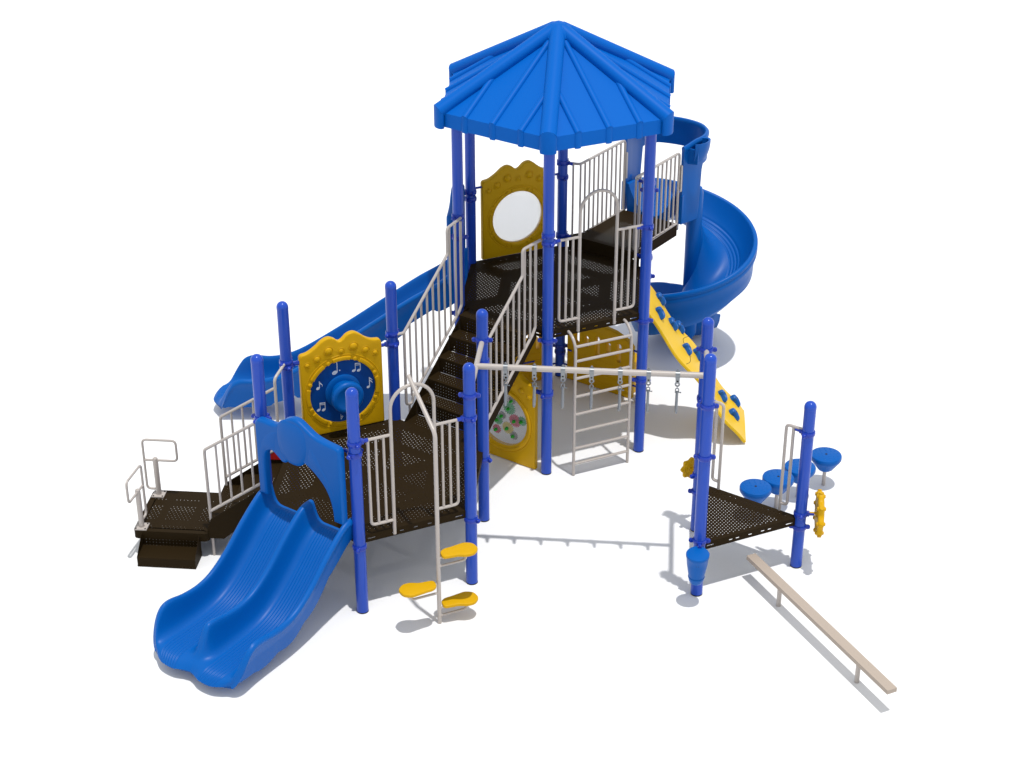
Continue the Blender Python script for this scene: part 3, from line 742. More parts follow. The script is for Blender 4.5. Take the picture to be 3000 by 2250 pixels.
# spiral slide
def spiral():
    C = V((3.265, 4.85, 0)); Rc = 0.42
    path = []
    def P(ang): return C + V((cos(rad(ang)), sin(rad(ang)), 0)) * Rc
    h = V((cos(rad(60)), sin(rad(60)), 0))
    st = P(150) - h * 0.41
    N0 = 8
    for i in range(N0): path.append((st + h * 0.41 * i / N0, 60.0, 1.94 - 0.05 * (i / N0) ** 2, 'in'))
    tot = 400; n = 100
    for i in range(n + 1):
        f = i / n; ang = 150 - tot * f
        z = 1.89 - 1.68 * (f * 1.0) + 0.07 * sm(0.85, 1.0, f)
        path.append((P(ang), ang - 90, z, 'arc'))
    e = path[-1]; hd = V((cos(rad(e[1])), sin(rad(e[1])), 0))
    for i in range(1, 12): path.append((e[0] + hd * 0.045 * i, e[1], e[2] - 0.004 * i, 'out'))
    rows = []
    m = len(path)
    for i, (p, hd_, z, tp_) in enumerate(path):
        a = rad(hd_); left = V((-sin(a), cos(a), 0))     # outer side
        f = i / (m - 1)
        prof = []
        ho = 0.345 + 0.16 * sm(0.66, 0.74, f) * (1 - sm(0.76, 0.86, f)) - 0.09 * sm(0.90, 1.0, f); hi = 0.345 * (1 - 0.35 * sm(0.93, 1.0, f))
        # inner side: wall stands at w=-0.31, bowl bottom, outer wall leans out
        K = 110
        for k in range(K + 1):
            t = -1 + 2 * k / K
            if t < 0: w = 0.315 * t; hh = hi * (abs(t) ** 2.6)
            else: w = 0.32 * t; hh = ho * (t ** 2.3)
            if 0.08 < t < 0.56: hh -= 0.010 * abs(cos((t - 0.02) / 0.12 * pi)) ** 3
            prof.append((w, z + hh))
        wv = 0.025 * abs(sin(i * 0.22))
        dp = 0.13 * sm(0.45, 0.7, f) * (1 - 0.35 * sm(0.93, 1.0, f))
        prof += [(0.330, z + ho + 0.007), (0.347, z + ho + 0.009), (0.364, z + ho + 0.002), (0.374, z + ho - 0.016), (0.375, z + ho - 0.045), (0.366, z + ho - 0.06), (0.364, z + ho - 0.068), (0.375, z + ho - 0.085), (0.372, z + ho - 0.12), (0.355, z + ho - 0.15), (0.340, z + 0.08), (0.335, z - 0.02 - wv - dp * .6), (0.28, z - 0.085 - wv - dp), (0.15, z - 0.10 - dp), (0.0, z - 0.105 - dp), (-0.2, z - 0.06 - dp * .8), (-0.30, z + 0.05), (-0.335, z + hi - 0.01)]
        ee = sm(0.955, 1.0, f) ** 2; wsc = 1 - 0.30 * ee
        rows.append([p + left * w * wsc + V((0, 0, z + (zz - z) * (1 - 0.35 * ee))) for w, zz in prof])
    mb = MB(); mb.grid(rows, closed_u=True)
    o = mb.build('spiral_slide', M['plastic'], PG, sharp=55, label='tall blue spiral slide winding down behind the tower')
    m2 = MB(); m2.lathe([(0.05, 0.20), (0.10, 0.30), (0.098, 2.22), (0.08, 2.29), (0.03, 2.31)], (C.x - 0.015, C.y - 0.03, 0), n=28); m2.build('centre_column', M['plastic'], o)
    m2 = MB(); m2.tube([(3.20, 4.78, 0), (3.20, 4.78, 0.35)], 0.045, n=14); m2.build('foot_tube', M['clamp'], o)
    # gusset fin below the front of the bowl
    # hood: curved wall with open back
    plan = [(2.14, 0.405), (2.24, 0.435), (2.36, 0.465), (2.49, 0.475), (2.63, 0.445), (2.76, 0.37), (2.87, 0.22), (2.91, 0.0), (2.88, -0.22), (2.82, -0.36), (2.68, -0.43), (2.52, -0.45), (2.36, -0.435), (2.24, -0.415), (2.14, -0.40)]
    plan = smooth_open(plan, 6); n = len(plan); s_ = [0]
    for a, b in zip(plan, plan[1:]): s_.append(s_[-1] + hypot(a[0] - b[0], a[1] - b[1]))
    T = s_[-1]; rows = []
    for i, (d, l) in enumerate(plan):
        s0 = s_[i]; s1 = T - s0
        zb = 1.93 + 0.70 * sm(0.30, 0.345, s0) * sm(0.40, 0.47, s1)
        zt = 2.925 + 0.05 * sm(0.0, 0.25, s0) * sm(0, 0.25, s1)
        j0, j1 = max(i - 1, 0), min(i + 1, n - 1)
        tx, ty = plan[j1][0] - plan[j0][0], plan[j1][1] - plan[j0][1]; tl = hypot(tx, ty); nx, ny = -ty / tl, tx / tl
        row = []
        for (o_, z_) in ((-0.02, zb), (-0.02, zb + (zt - zb) * .5), (-0.02, zt - 0.05), (-0.026, zt - 0.02), (-0.012, zt + 0.006), (0.012, zt + 0.008), (0.03, zt - 0.012), (0.03, zt - 0.045), (0.02, zt - 0.06), (0.02, zb + (zt - zb) * .5), (0.02, zb)):
            row.append(FS(d + nx * o_, l + ny * o_, z_))
        rows.append(row)
    hd = MB(); hd.grid(rows, closed_u=True); hb = hd.build('entrance_canopy', M['plastic'], o, sharp=50)
    # outer curl at the right of the canopy
    pl = smooth_open([(2.44, 0.49), (2.47, 0.555), (2.42, 0.61), (2.32, 0.625), (2.23, 0.595), (2.18, 0.55)], 6); rows = []
    n = len(pl)
    for i, (d, l) in enumerate(pl):
        j0, j1 = max(i - 1, 0), min(i + 1, n - 1); tx, ty = pl[j1][0] - pl[j0][0], pl[j1][1] - pl[j0][1]; tl = hypot(tx, ty); nx, ny = ty / tl, -tx / tl
        f = i / (n - 1); zb = 2.72 + 0.03 * sin(pi * f)
        row = []
        for k in range(9):
            t = k / 8; zz = zb + (2.975 - zb) * t; o_ = -0.05 * (1 - t) ** 2
            row.append(FS(d - nx * (0.012 - o_), l - ny * (0.012 - o_), zz))
        for k in range(8, -1, -1):
            t = k / 8; zz = zb + (2.975 - zb) * t; o_ = -0.05 * (1 - t) ** 2
            row.append(FS(d + nx * (0.012 + o_), l + ny * (0.012 + o_), zz + (0.006 if k == 8 else 0)))
        rows.append(row)
    cu = MB(); cu.grid(rows, closed_u=True)
    a, b_, c_, d_ = FS(2.20, 0.44, 2.70), FS(2.20, 0.58, 2.72), FS(2.20, 0.58, 2.90), FS(2.20, 0.44, 2.90)
    e_ = V((0.02 * .5, 0.02 * .866, 0))
    cu.hexa([a, b_, c_, d_], [a + e_, b_ + e_, c_ + e_, d_ + e_])
    cu.build('canopy_curl', M['plastic'], hb, sharp=50)
    # corner flanges of the entrance
    mb = MB()
    for l in (0.405, -0.405):
        s2 = 1 if l > 0 else -1
        pz = [(2.13, 1.93), (2.30, 1.93), (2.30, 2.35), (2.13, 2.30)]
        MB().hexa([FS(d, l - 0.012 * s2, z) for d, z in pz], [FS(d, l + 0.03 * s2, z) for d, z in pz]).build('entrance_flange', M['plastic'], o, sharp=30)
    
    for l in (0.40, -0.38):
        s2 = 1 if l > 0 else -1
        b = MB()
        b.box(FS(2.135, l - 0.01, 2.53), (0.006, 0.05, 0.33), rad(60)); b.box(FS(2.118, l + 0.017, 2.53), (0.035, 0.006, 0.33), rad(60))
        bb = b.build('mounting_bracket', M['beige'], o)
        h_ = MB()
        for z in (2.66, 2.40): h_.lathe([(0.006, 0), (0.006, 0.003)], FS(2.1315, l - 0.008, z), n=8, axis=-FS(1, 0, 0) + FS(0, 0, 0))
        h_.build('bolt', M['rubber'], bb)
    # embossed block and wavy trim on the outer wall of the channel
    m3 = MB(); m3.box(FS(2.30, 0.435, 2.16), (0.16, 0.03, 0.05), rad(60)); m3.build('embossed_block', M['plastic'], o)
    # curved feet fairing under the front
    return o
sp = spiral()

# ------------------------------------------------------------------ climbing wall (edge 0 of the tower)
F0 = edge(CT, 0)
def wall():
    path = [(0.02, 1.70), (0.16, 1.51), (0.33, 1.29), (0.50, 1.06), (0.66, 0.82), (0.82, 0.60), (0.98, 0.385), (1.13, 0.19), (1.25, 0.02)]
    rows = []
    for i in range(61):
        t = i / 60; v = 0.02 + 1.235 * t; z0 = sinterp(path, v) + 0.028 * sin(t * 4 * 2 * pi * 0.55 + 0.6)
        hw = 0.385 + 0.016 * sin(t * 4 * 2 * pi * 0.55 + 2.0)
        sk = 0.02 * sin(t * 2 * pi * 2.2)
        nrm = V((0.81, 0, 0.585))
        row = []
        for k in range(13):
            u = -hw + 2 * hw * k / 12
            zz = z0 + 0.012 * sin(u * 9 + t * 7)
            row.append(F0(u + sk, v + 0.0, zz))
        e = nrm
        top_ = row
        mid1 = [row[-1] + V((0, 0.006, 0)) - e * 0.012]; bot = [p - e * 0.034 for p in row[::-1]]; mid2 = [row[0] + V((0, -0.006, 0)) - e * 0.012]
        rows.append(top_ + mid1 + bot + mid2)
    mb = MB(); mb.grid(rows, closed_u=True)
    o = mb.build('climbing_wall', M['yellow2'], PG, sharp=50, label='yellow wavy climbing wall leaning on the tower')
    def surf(u, v):
        t = (v - 0.02) / 1.235
        return sinterp(path, v) + 0.028 * sin(t * 4 * 2 * pi * 0.55 + 0.6) + 0.012 * sin(u * 9 + t * 7)
    # wavy seam where the two halves join
    pts = []
    for k in range(25):
        u = -0.37 + 0.76 * k / 24; v = 0.515 - 0.045 * sin((u + 0.0) * 9.0)
        pts.append(F0(u, v, surf(u, v)) + V((0.0, 0, 0.0005)))
    MB().tube(pts, 0.003, n=6).build('joint_line', M['hole'], o)
    # moulded holds
    bl = [(0.0, 0.075), (0.045, 0.06), (0.04, 0.02), (0.065, -0.02), (0.10, -0.05), (0.09, -0.085), (0.04, -0.09), (-0.02, -0.055), (-0.045, 0.0), (-0.05, 0.05)]
    bl = smooth_closed(bl, 5)
    def hold(u, v, rot, kind):
        e = V((0.81, 0, 0.585)); ty = V((0, 1, 0)); tx = V((-0.585, 0, 0.81))   # up the slope
        c = F0(u, v, surf(u, v))
        rows = []
        for sc, hgt in ((1.0, -0.01), (1.02, 0.02), (0.95, 0.042), (0.80, 0.055), (0.5, 0.060), (0.2, 0.052), (0.0, 0.050)):
            row = []
            for (x, y) in bl:
                if kind == 1: x, y = x * 1.15, y * 0.85
                if kind == 2: x, y = -x, y
                ca, sa = cos(rot), sin(rot); x, y = (x * ca - y * sa) * sc * 0.80, (x * sa + y * ca) * sc * 0.86
                row.append(c + ty * (-x) + tx * y + e * hgt)
            rows.append(row)
        m = MB(); m.grid(rows, closed_u=True); hh = m.build('climbing_hold', M['hold'], o, sharp=70)
        m = MB(); m.lathe([(0.012, 0.0), (0.012, 0.003)], c + e * 0.0595 + ty * -0.006, n=10, axis=e); m.build('bolt_recess', M['hole'], hh)
    for u, v, r, kd in ((0.42 - 0.07, 0.16, 0.5, 0), (-0.05, 0.165, 0.0, 0), (0.18, 0.315, 0.5, 1), (0.36, 0.40, 0.5, 1), (-0.02, 0.50, -0.1, 0), (0.215, 0.63, 0.05, 0), (0.10, 0.95, -0.05, 0), (0.30, 1.11, 0.4, 0), (-0.05, 1.09, 0.4, 0)):
        hold(u, v, -r, kd)
    return o
wall()

# ------------------------------------------------------------------ ladder under the tower arch (edge 300)
def ladder():
    F = edge(CT, 300); v = 0.19; w = 0.348
    o = None; mb = MB()
    for s_ in (-1, 1):
        mb.tube([F(s_ * w, v, 0.005)] + [F(s_ * w, v - 0.185 + 0.185 * cos(k * pi / 20), 1.585 + 0.165 * sin(k * pi / 20)) for k in range(11)], 0.017, n=12)
    o = mb.build('rung_ladder', M['beige'], PG, label='beige rung ladder up to the tower arch')
    for z in (0.155, 0.355, 0.575, 0.795, 1.02, 1.25, 1.465, 1.645):
        MB().tube([F(-w, v, z - 0.003), F(w, v, z - 0.003)], 0.0155, n=10).build('rung', M['beige'], o)
ladder()

# ------------------------------------------------------------------ pod climber (edge 300 of the lower deck)
def pod_climber():
    F = edge(CL, 300); v = 0.517; u0 = 0.022
    pole = fillet([F(u0, v, 0.0), F(u0, v, 2.17), F(0.0, -0.07, 2.51)], 0.10, 8)
    o = MB().tube(pole, 0.0215, n=14).build('pod_climber', M['beige'], PG, label='beige bent pole climber with three yellow foot pods')
    bean = smooth_closed([(0.035, 0.0), (0.05, 0.05), (0.12, 0.065), (0.19, 0.075), (0.27, 0.115), (0.35, 0.115), (0.41, 0.06), (0.42, 0.0), (0.40, -0.07), (0.33, -0.115), (0.25, -0.11), (0.17, -0.10), (0.10, -0.095), (0.05, -0.06)], 6)
    for s_, z, ry in ((1, 0.79, 0), (-1, 0.48, 0), (1, 0.205, 0)):
        vs, fs = sheet(bean, (), 0.036, 0.010, 3)
        m = MB(); m.add([F(u0 + s_ * x * 0.97, v + y * (1 if s_ > 0 else -1) * 0.9, z + zz) for x, y, zz in vs], fs)
        p = m.build('foot_pod', M['yellow'], o)
        m = MB(); m.tube(fillet([F(u0, v, z - 0.115), F(u0 + s_ * 0.29, v, z - 0.115), F(u0 + s_ * 0.31, v, z - 0.015)], 0.045), 0.0125, n=10)
        m.tube([F(u0, v, z - 0.022), F(u0 + s_ * 0.30, v, z - 0.022)], 0.010, n=8); m.build('bracket', M['beige'], p)
        m = MB()
        for a, b in ((0.10, 0.03), (0.10, -0.04), (0.33, 0.04), (0.33, -0.04)):
            m.lathe([(0.012, 0), (0.010, 0.003), (0.004, 0.005)], F(u0 + s_ * a, v + b, z + 0.014), n=10)
        m.build('bolt', M['yellow'], p)
pod_climber()

# ------------------------------------------------------------------ moulded yellow panels
def panel_outline(zs=1.0, hw=0.462):
    crest = [(-hw, 0.965), (-0.44, 0.992), (-0.37, 1.005), (-0.28, 1.055), (-0.20, 1.115), (-0.13, 1.137), (-0.07, 1.115), (-0.02, 1.075), (0.02, 1.085), (0.08, 1.135), (0.15, 1.15), (0.21, 1.12), (0.29, 1.055), (0.36, 1.02), (0.44, 1.005), (hw, 0.965)]
    p = smooth_open(crest, 5) + [(hw, 0.0), (-hw, 0.0)]
    return [(x, y * zs) for x, y in p]
def panel(F, zd, label, wr, cz, zs=1.0, side=1, flipx=-1, ring=True, thick=0.07, v=0.0):
    """side: which way the decorated face looks (+1 outward, -1 towards the deck)"""
    holes = [circ(0, cz, wr, 56)]
    vs, fs = sheet(panel_outline(zs), holes, thick, 0.014, 3)
    mb = MB(); mb.add([F(flipx * x, v + z, zd + y) for x, y, z in vs], fs)
    o = mb.build('yellow_panel', M['yellow'], PG, sharp=50, label=label)
    fz = side * (thick / 2)
    def G(x, y, h): return F(flipx * x, v + fz + side * h, zd + y)
    m = MB()
    for (x, y), r in zip([(-0.383, 0.865), (-0.272, 0.918), (-0.142, 0.987), (0.0, 0.96), (0.14, 0.987), (0.274, 0.918), (0.382, 0.862)], (0.026, 0.034, 0.043, 0.027, 0.043, 0.034, 0.027)):
        rows = []
        for i in range(8):
            a = pi / 2 * i / 7
            rows.append([G(x + r * cos(a) * cos(2 * pi * k / 24), y * zs + r * cos(a) * sin(2 * pi * k / 24), r * 0.5 * sin(a)) for k in range(24)])
        m.grid(rows, closed_u=True)
        m.tube([G(x + (r + 0.011) * cos(2 * pi * k / 24), y * zs + (r + 0.011) * sin(2 * pi * k / 24), -0.001) for k in range(24)], 0.004, n=6, closed=True)
    m.build('boss_relief', M['yellow'], o, sharp=60)
    if ring:
        m = MB(); R0, R1 = 0.372, 0.418
        if wr > 0.3 and wr < 0.36: R0, R1 = wr + 0.01, wr + 0.055
        for k in range(8):
            a0 = rad(45 * k + 22.5 + 8); a1 = rad(45 * k + 67.5 - 8); outl = []
            for i in range(15): a = a0 + (a1 - a0) * i / 14; outl.append((R1 * cos(a), cz + R1 * sin(a)))
            for i in range(15): a = a1 + (a0 - a1) * i / 14; outl.append((R0 * cos(a), cz + R0 * sin(a)))
            vs, fs = sheet(outl, (), 0.024, 0.008, 3); m.add([G(x, y, z) for x, y, z in vs], fs)
            a = rad(45 * k + 22.5); c_ = ((R0 + R1) / 2 * cos(a), cz + (R0 + R1) / 2 * sin(a))
            vs, fs = sheet(circ(c_[0], c_[1], (R1 - R0) / 2, 14), (), 0.026, 0.008, 3); m.add([G(x, y, z) for x, y, z in vs], fs)
        m.build('ring_relief', M['yellow'], o, sharp=60)
        m = MB(); m.tube([G((R1 + 0.022) * cos(2 * pi * k / 64), cz + (R1 + 0.022) * sin(2 * pi * k / 64), -0.002) for k in range(64)], 0.005, n=6, closed=True)
        m.build('groove_relief', M['yellow'], o, sharp=60)
    return o, G

F120 = edge(CL, 120)
mp, G = panel(F120, ZL + 0.012, 'yellow panel with a blue music-note disc and drum on the lower deck', 0.372, 0.475, side=-1, flipx=-1)
# disc, drum and notes
m = MB(); vs, fs = sheet(circ(0, 0.475, 0.376, 72), (), 0.03, 0.0); m.add([G(x, y, z - 0.03) for x, y, z in vs], fs); disc = m.build('music_disc', M['disc'], mp, sharp=30)
axis = (G(0, 0, 1) - G(0, 0, 0))
m = MB(); m.lathe([(0.20, 0.0), (0.20, 0.012), (0.19, 0.018), (0.135, 0.02), (0.135, 0.10), (0.165, 0.11), (0.178, 0.12), (0.182, 0.135), (0.178, 0.15), (0.182, 0.16), (0.176, 0.178), (0.16, 0.19), (0.13, 0.192), (0.12, 0.187), (0.0, 0.187)], G(0.0, 0.47, -0.015), n=48, axis=axis)
dr = m.build('drum', M['plastic'], mp, sharp=40)
dr['label'] = 'round blue drum in the middle of the music disc'
def notes(par, G):
    h0 = -0.0145
    def flat(outl, nm='music_note'):
        return outl
    def ell(cx, cy, a, b, rot=0.35): return [(cx + a * cos(t) * cos(rot) - b * sin(t) * sin(rot), cy + a * cos(t) * sin(rot) + b * sin(t) * cos(rot)) for t in [2 * pi * k / 20 for k in range(20)]]
    def bar(x0, y0, x1, y1, w):
        dx, dy = x1 - x0, y1 - y0; L = hypot(dx, dy); nx, ny = -dy / L * w / 2, dx / L * w / 2
        return [(x0 + nx, y0 + ny), (x1 + nx, y1 + ny), (x1 - nx, y1 - ny), (x0 - nx, y0 - ny)]
    G8 = []
    G8.append([ell(-0.078, 0.712, 0.032, 0.022), bar(-0.050, 0.715, -0.050, 0.842, 0.009), circ(-0.022, 0.728, 0.008, 12)])
    def pair(cx, cy): return [ell(cx - 0.028, cy, 0.021, 0.015), ell(cx + 0.028, cy - 0.008, 0.021, 0.015), bar(cx - 0.010, cy, cx - 0.010, cy + 0.085, 0.007), bar(cx + 0.046, cy - 0.008, cx + 0.046, cy + 0.077, 0.007), bar(cx - 0.0135, cy + 0.083, cx + 0.0495, cy + 0.074, 0.010), bar(cx - 0.0135, cy + 0.064, cx + 0.0495, cy + 0.055, 0.006)]
    G8.append(pair(0.165, 0.690)); G8.append(pair(-0.255, 0.300))
    G8.append([ell(-0.277, 0.563, 0.021, 0.016), bar(-0.258, 0.566, -0.258, 0.645, 0.008), [(-0.258, 0.645), (-0.235, 0.615), (-0.222, 0.592), (-0.232, 0.568), (-0.226, 0.592), (-0.24, 0.603), (-0.258, 0.62)]])
    G8.append([ell(0.292, 0.455, 0.018, 0.014), bar(0.308, 0.458, 0.308, 0.572, 0.008), [(0.308, 0.572), (0.33, 0.552), (0.345, 0.53), (0.338, 0.53), (0.322, 0.545), (0.308, 0.555)], [(0.308, 0.545), (0.33, 0.525), (0.345, 0.498), (0.336, 0.50), (0.322, 0.518), (0.308, 0.53)]])
    G8.append([bar(-0.036, 0.130, -0.036, 0.195, 0.005), [(-0.036, 0.165), (-0.020, 0.172), (-0.010, 0.165), (-0.018, 0.148), (-0.036, 0.132), (-0.036, 0.140), (-0.024, 0.152), (-0.017, 0.162), (-0.024, 0.166), (-0.036, 0.158)]])
    for g_ in G8:
        m = MB()
        for i, ol in enumerate(g_):
            vs, fs = sheet(ol, (), 0.002, 0.0); m.add([G(x, y, z + h0 + 0.0006 * i) for x, y, z in vs], fs)
        m.build('music_note', M['white'], par, sharp=20)
notes(mp, G)
# (disc face is at -0.015, so the notes stand 1 mm proud of it)
clamp('L5', 1.81, 210, True); clamp('L4', 1.80, 30, True)
m = MB()
for s_ in (-1, 1): m.tube([F120(s_ * 0.455, 0, ZL + 0.93), F120(s_ * 0.54, 0, ZL + 0.93)], 0.014, n=10)
m.build('mounting_stub', M['clamp'], mp)

# window panel on the tower
F120t = edge(CT, 120)
wp, G2 = panel(F120t, ZT + 0.012, 'yellow panel with a round clear window on the tower deck', 0.325, 0.47, side=-1)
m = MB(); vs, fs = sheet(circ(0, 0.47, 0.328, 56), (), 0.008); m.add([G2(x, y, z - 0.03) for x, y, z in vs], fs); m.build('window_pane', M['bubble'], wp, sharp=30)
m = MB()
for s_ in (-1, 1): m.tube([F120t(s_ * 0.455, 0, ZT + 0.93), F120t(s_ * 0.54, 0, ZT + 0.93)], 0.014, n=10)
m.build('mounting_stub', M['clamp'], wp)

# gear panel under the tower (edge 240)
F240t = edge(CT, 240)
gp, G3 = panel(F240t, 0.004, 'yellow gear panel standing under the stairs side of the tower', 0.345, 0.53, zs=1.06, side=1, flipx=1, ring=False)
m = MB(); m.tube([G3(0.392 * cos(2 * pi * k / 64), 0.53 + 0.392 * sin(2 * pi * k / 64), -0.004) for k in range(64)], 0.020, n=10, closed=True)
m.tube([G3(0.427 * cos(2 * pi * k / 64), 0.53 + 0.427 * sin(2 * pi * k / 64), -0.004) for k in range(64)], 0.008, n=8, closed=True); m.build('ring_relief', M['yellow'], gp, sharp=60)
m = MB(); vs, fs = sheet(circ(0, 0.53, 0.348, 56), (), 0.006); m.add([G3(x, y, z - 0.012) for x, y, z in vs], fs); m.build('window_pane', M['glass'], gp, sharp=30)
def gear(cx, cy, r, teeth, mt):
    ol = []
    for k in range(teeth):
        for f, q_ in ((0.0, 0.84), (0.25, 0.84), (0.4, 1.0), (0.6, 1.0), (0.75, 0.84)):
            a = 2 * pi * (k + f) / teeth; ol.append((cx + r * q_ * cos(a), cy + r * q_ * sin(a)))
    vs, fs = sheet(ol, (), 0.010); m = MB(); m.add([G3(x, y, z - 0.035) for x, y, z in vs], fs); gg = m.build('gear', M[mt], gp, sharp=30)
    h = MB(); rows = []
    for i in range(8):
        a = pi / 2 * i / 7; rows.append([G3(cx + 0.021 * cos(a) * cos(2 * pi * k / 16), cy + 0.021 * cos(a) * sin(2 * pi * k / 16), -0.02 + 0.045 * sin(a)) for k in range(16)])
    h.grid(rows, closed_u=True); h.build('gear_hub', M['hub_green'], gg)
for a in ((0.085, 0.675, 0.085, 18, 'gear_green'), (-0.01, 0.553, 0.05, 12, 'gear_grey'), (0.165, 0.535, 0.085, 18, 'gear_red'), (0.265, 0.56, 0.06, 14, 'gear_green'), (0.065, 0.41, 0.08, 18, 'gear_yellow'), (0.15, 0.335, 0.055, 14, 'gear_grey'), (0.125, 0.785, 0.05, 12, 'gear_grey'), (-0.075, 0.48, 0.07, 16, 'gear_green'), (-0.09, 0.35, 0.06, 14, 'gear_red')):
    gear(*a)
clamp('T1', 1.02, 150, True)
MB().tube([F240t(0.455, 0, 1.0), F240t(0.54, 0, 1.0)], 0.016, n=10).build('mounting_stub', M['clamp'], gp)

# playhouse panels under the tower (edges 60 and 120)
def play_panel(F, label, v=0.0):
    ol = [(-0.475, 0.0), (0.475, 0.0), (0.475, 0.70), (0.40, 0.775), (0.22, 0.845), (0.0, 0.875), (-0.22, 0.845), (-0.40, 0.775), (-0.475, 0.70)]
    hs = [slot(x, y, 0.062, h) for x, y, h in ((0.33, 0.64, 0.21), (0.19, 0.60, 0.15), (0.03, 0.575, 0.27), (-0.13, 0.60, 0.15), (-0.28, 0.575, 0.25))]
    vs, fs = sheet(ol, hs, 0.075, 0.014, 3); m = MB(); m.add([F(x, v + z, y + 0.004) for x, y, z in vs], fs)
    o = m.build('playhouse_panel', M['yellow'], PG, sharp=50, label=label)
    m = MB(); m.box((0, 0, 0.41), (0.86, 0.30, 0.04)); m.box((-0.40, 0, 0.20), (0.05, 0.26, 0.39)); m.box((0.40, 0, 0.20), (0.05, 0.26, 0.39))
    m.xf(lambda x, y, z: F(x, v + 0.19 + y, z + 0.003)); m.build('counter', M['yellow'], o)
    m = MB()
    for z in (0.10, 0.2, 0.3, 0.4):
        m.tube([F(-0.46, v - 0.0375, z), F(0.46, v - 0.0375, z + 0.01)], 0.003, n=6)
    m.build('plank_groove', M['yellow'], o)
    m = MB(); m.tube([F(-0.03, v - 0.045, 0.30), F(-0.22, v - 0.045, 0.30)], 0.010, n=8); m.tube([F(0.46, v - 0.045, 0.42), F(0.40, v - 0.045, 0.42)], 0.010, n=8)
    for s_ in (-1, 1):
        for z in (0.18, 0.66): m.tube([F(s_ * 0.47, v, z), F(s_ * 0.545, v, z)], 0.012, n=8)
    m.build('mounting_rod', M['clamp'], o)
    return o
play_panel(edge(CT, 60), 'yellow playhouse panel with five slots under the back of the tower')
play_panel(edge(CT, 120), 'yellow playhouse panel under the left back of the tower')
clamp('T5', 0.42, 90, False); clamp('T5', 0.34, 30, False); clamp('T2', 0.93, 90, False)

# ------------------------------------------------------------------ overhead bar and hanging handles
ZB = 2.20
m = MB(); m.tube([(AP, 0, ZB), (XR, 0, ZB)], 0.0315, n=18)
ob = m.build('overhead_bar', M['beige'], PG, label='beige overhead bar spanning from the lower deck to the triangular deck')
for x in (AP, XR):
    MB().tube([(x, -0.54, ZB - 0.01), (x, 0.54, ZB - 0.01)], 0.027, n=14).build('cross_tube', M['beige'], ob)
clamp('L2', ZB - 0.005, 90, False); clamp('L6', ZB - 0.005, -90, False); clamp('L6', ZB - 0.26, 0, False)
clamp('R1', ZB - 0.01, 90, False); clamp('R2', ZB - 0.01, -90, False)

ORD = ['first', 'second', 'third', 'fourth', 'fifth', 'sixth', 'seventh']
def hanger():
    t = top('hanging_handle', 'x', 'hanging handle', (1.337, 0, ZB), 'steel hanging handles along the overhead bar')
    m = MB()
    m.lathe([(0.0325, -0.022), (0.0365, -0.022), (0.0365, 0.022), (0.0325, 0.022)], (0, 0, 0), n=24, axis=(1, 0, 0))
    m.box((0, -0.030, -0.050), (0.040, 0.006, 0.075)); m.box((0, 0.030, -0.050), (0.040, 0.006, 0.075))
    m.lathe([(0.011, 0), (0.011, 0.014), (0.006, 0.022)], (0, 0, 0.036), n=8)
    m.box((0, 0, -0.080), (0.034, 0.056, 0.014))
    a = m.build('bar_clamp', M['steel'], t, sharp=30)
    MB().box((0, -0.0335, -0.0605), (0.018, 0.003, 0.014)).build('clamp_slot', M['hole'], a)
    m = MB(); m.tube([(0.019 * cos(2 * pi * k / 20), 0, -0.112 + 0.021 * sin(2 * pi * k / 20)) for k in range(20)], 0.008, n=8, closed=True)
    m.build('swivel_ring', M['steel'], t)
    m = MB(); m.tube([(0, 0.009 * cos(2 * pi * k / 14), -0.144 + 0.016 * sin(2 * pi * k / 14)) for k in range(14)], 0.0035, n=6, closed=True)
    m.build('chain_link', M['steel'], t)
    m = MB(); m.tube(fillet([(-0.016, 0, -0.205), (-0.016, 0, -0.158), (0.016, 0, -0.158), (0.016, 0, -0.205)], 0.015, 6), 0.0055, n=8)
    m.tube([(-0.022, 0, -0.203), (0.036, 0, -0.203)], 0.005, n=8); m.lathe([(0.008, 0), (0.008, 0.008)], (0.034, 0, -0.203), n=8, axis=(1, 0, 0))
    m.build('shackle', M['steel'], t)
    m = MB(); m.tube(fillet([(0, 0, -0.195), (0, -0.075, -0.405), (0, 0.075, -0.405), (0, 0, -0.195)], 0.03, 6), [0.009 for _ in range(16)] if False else 0.0135, n=10)
    m.build('grip_triangle', M['steel'], t)
    return t
h0 = hanger()
for i, x in enumerate((1.337, 1.627, 1.913, 2.2, 2.485, 2.767, 3.055)):
    if i == 0: o = h0
    else:
        o = h0.copy(); COL.objects.link(o)
        for ch in list(h0.children):
            c = ch.copy(); COL.objects.link(c); c.parent = o
            for g_ in ch.children: d = g_.copy(); COL.objects.link(d); d.parent = c
    o.location = (x, 0, ZB)
    o['label'] = ('%s steel hanging handle from the left along the beige overhead bar' % ORD[i]) if i < 4 else \
        ('steel hanging handle %s the right end of the beige overhead bar' % {4: 'third from', 5: 'second from', 6: 'nearest'}[i])

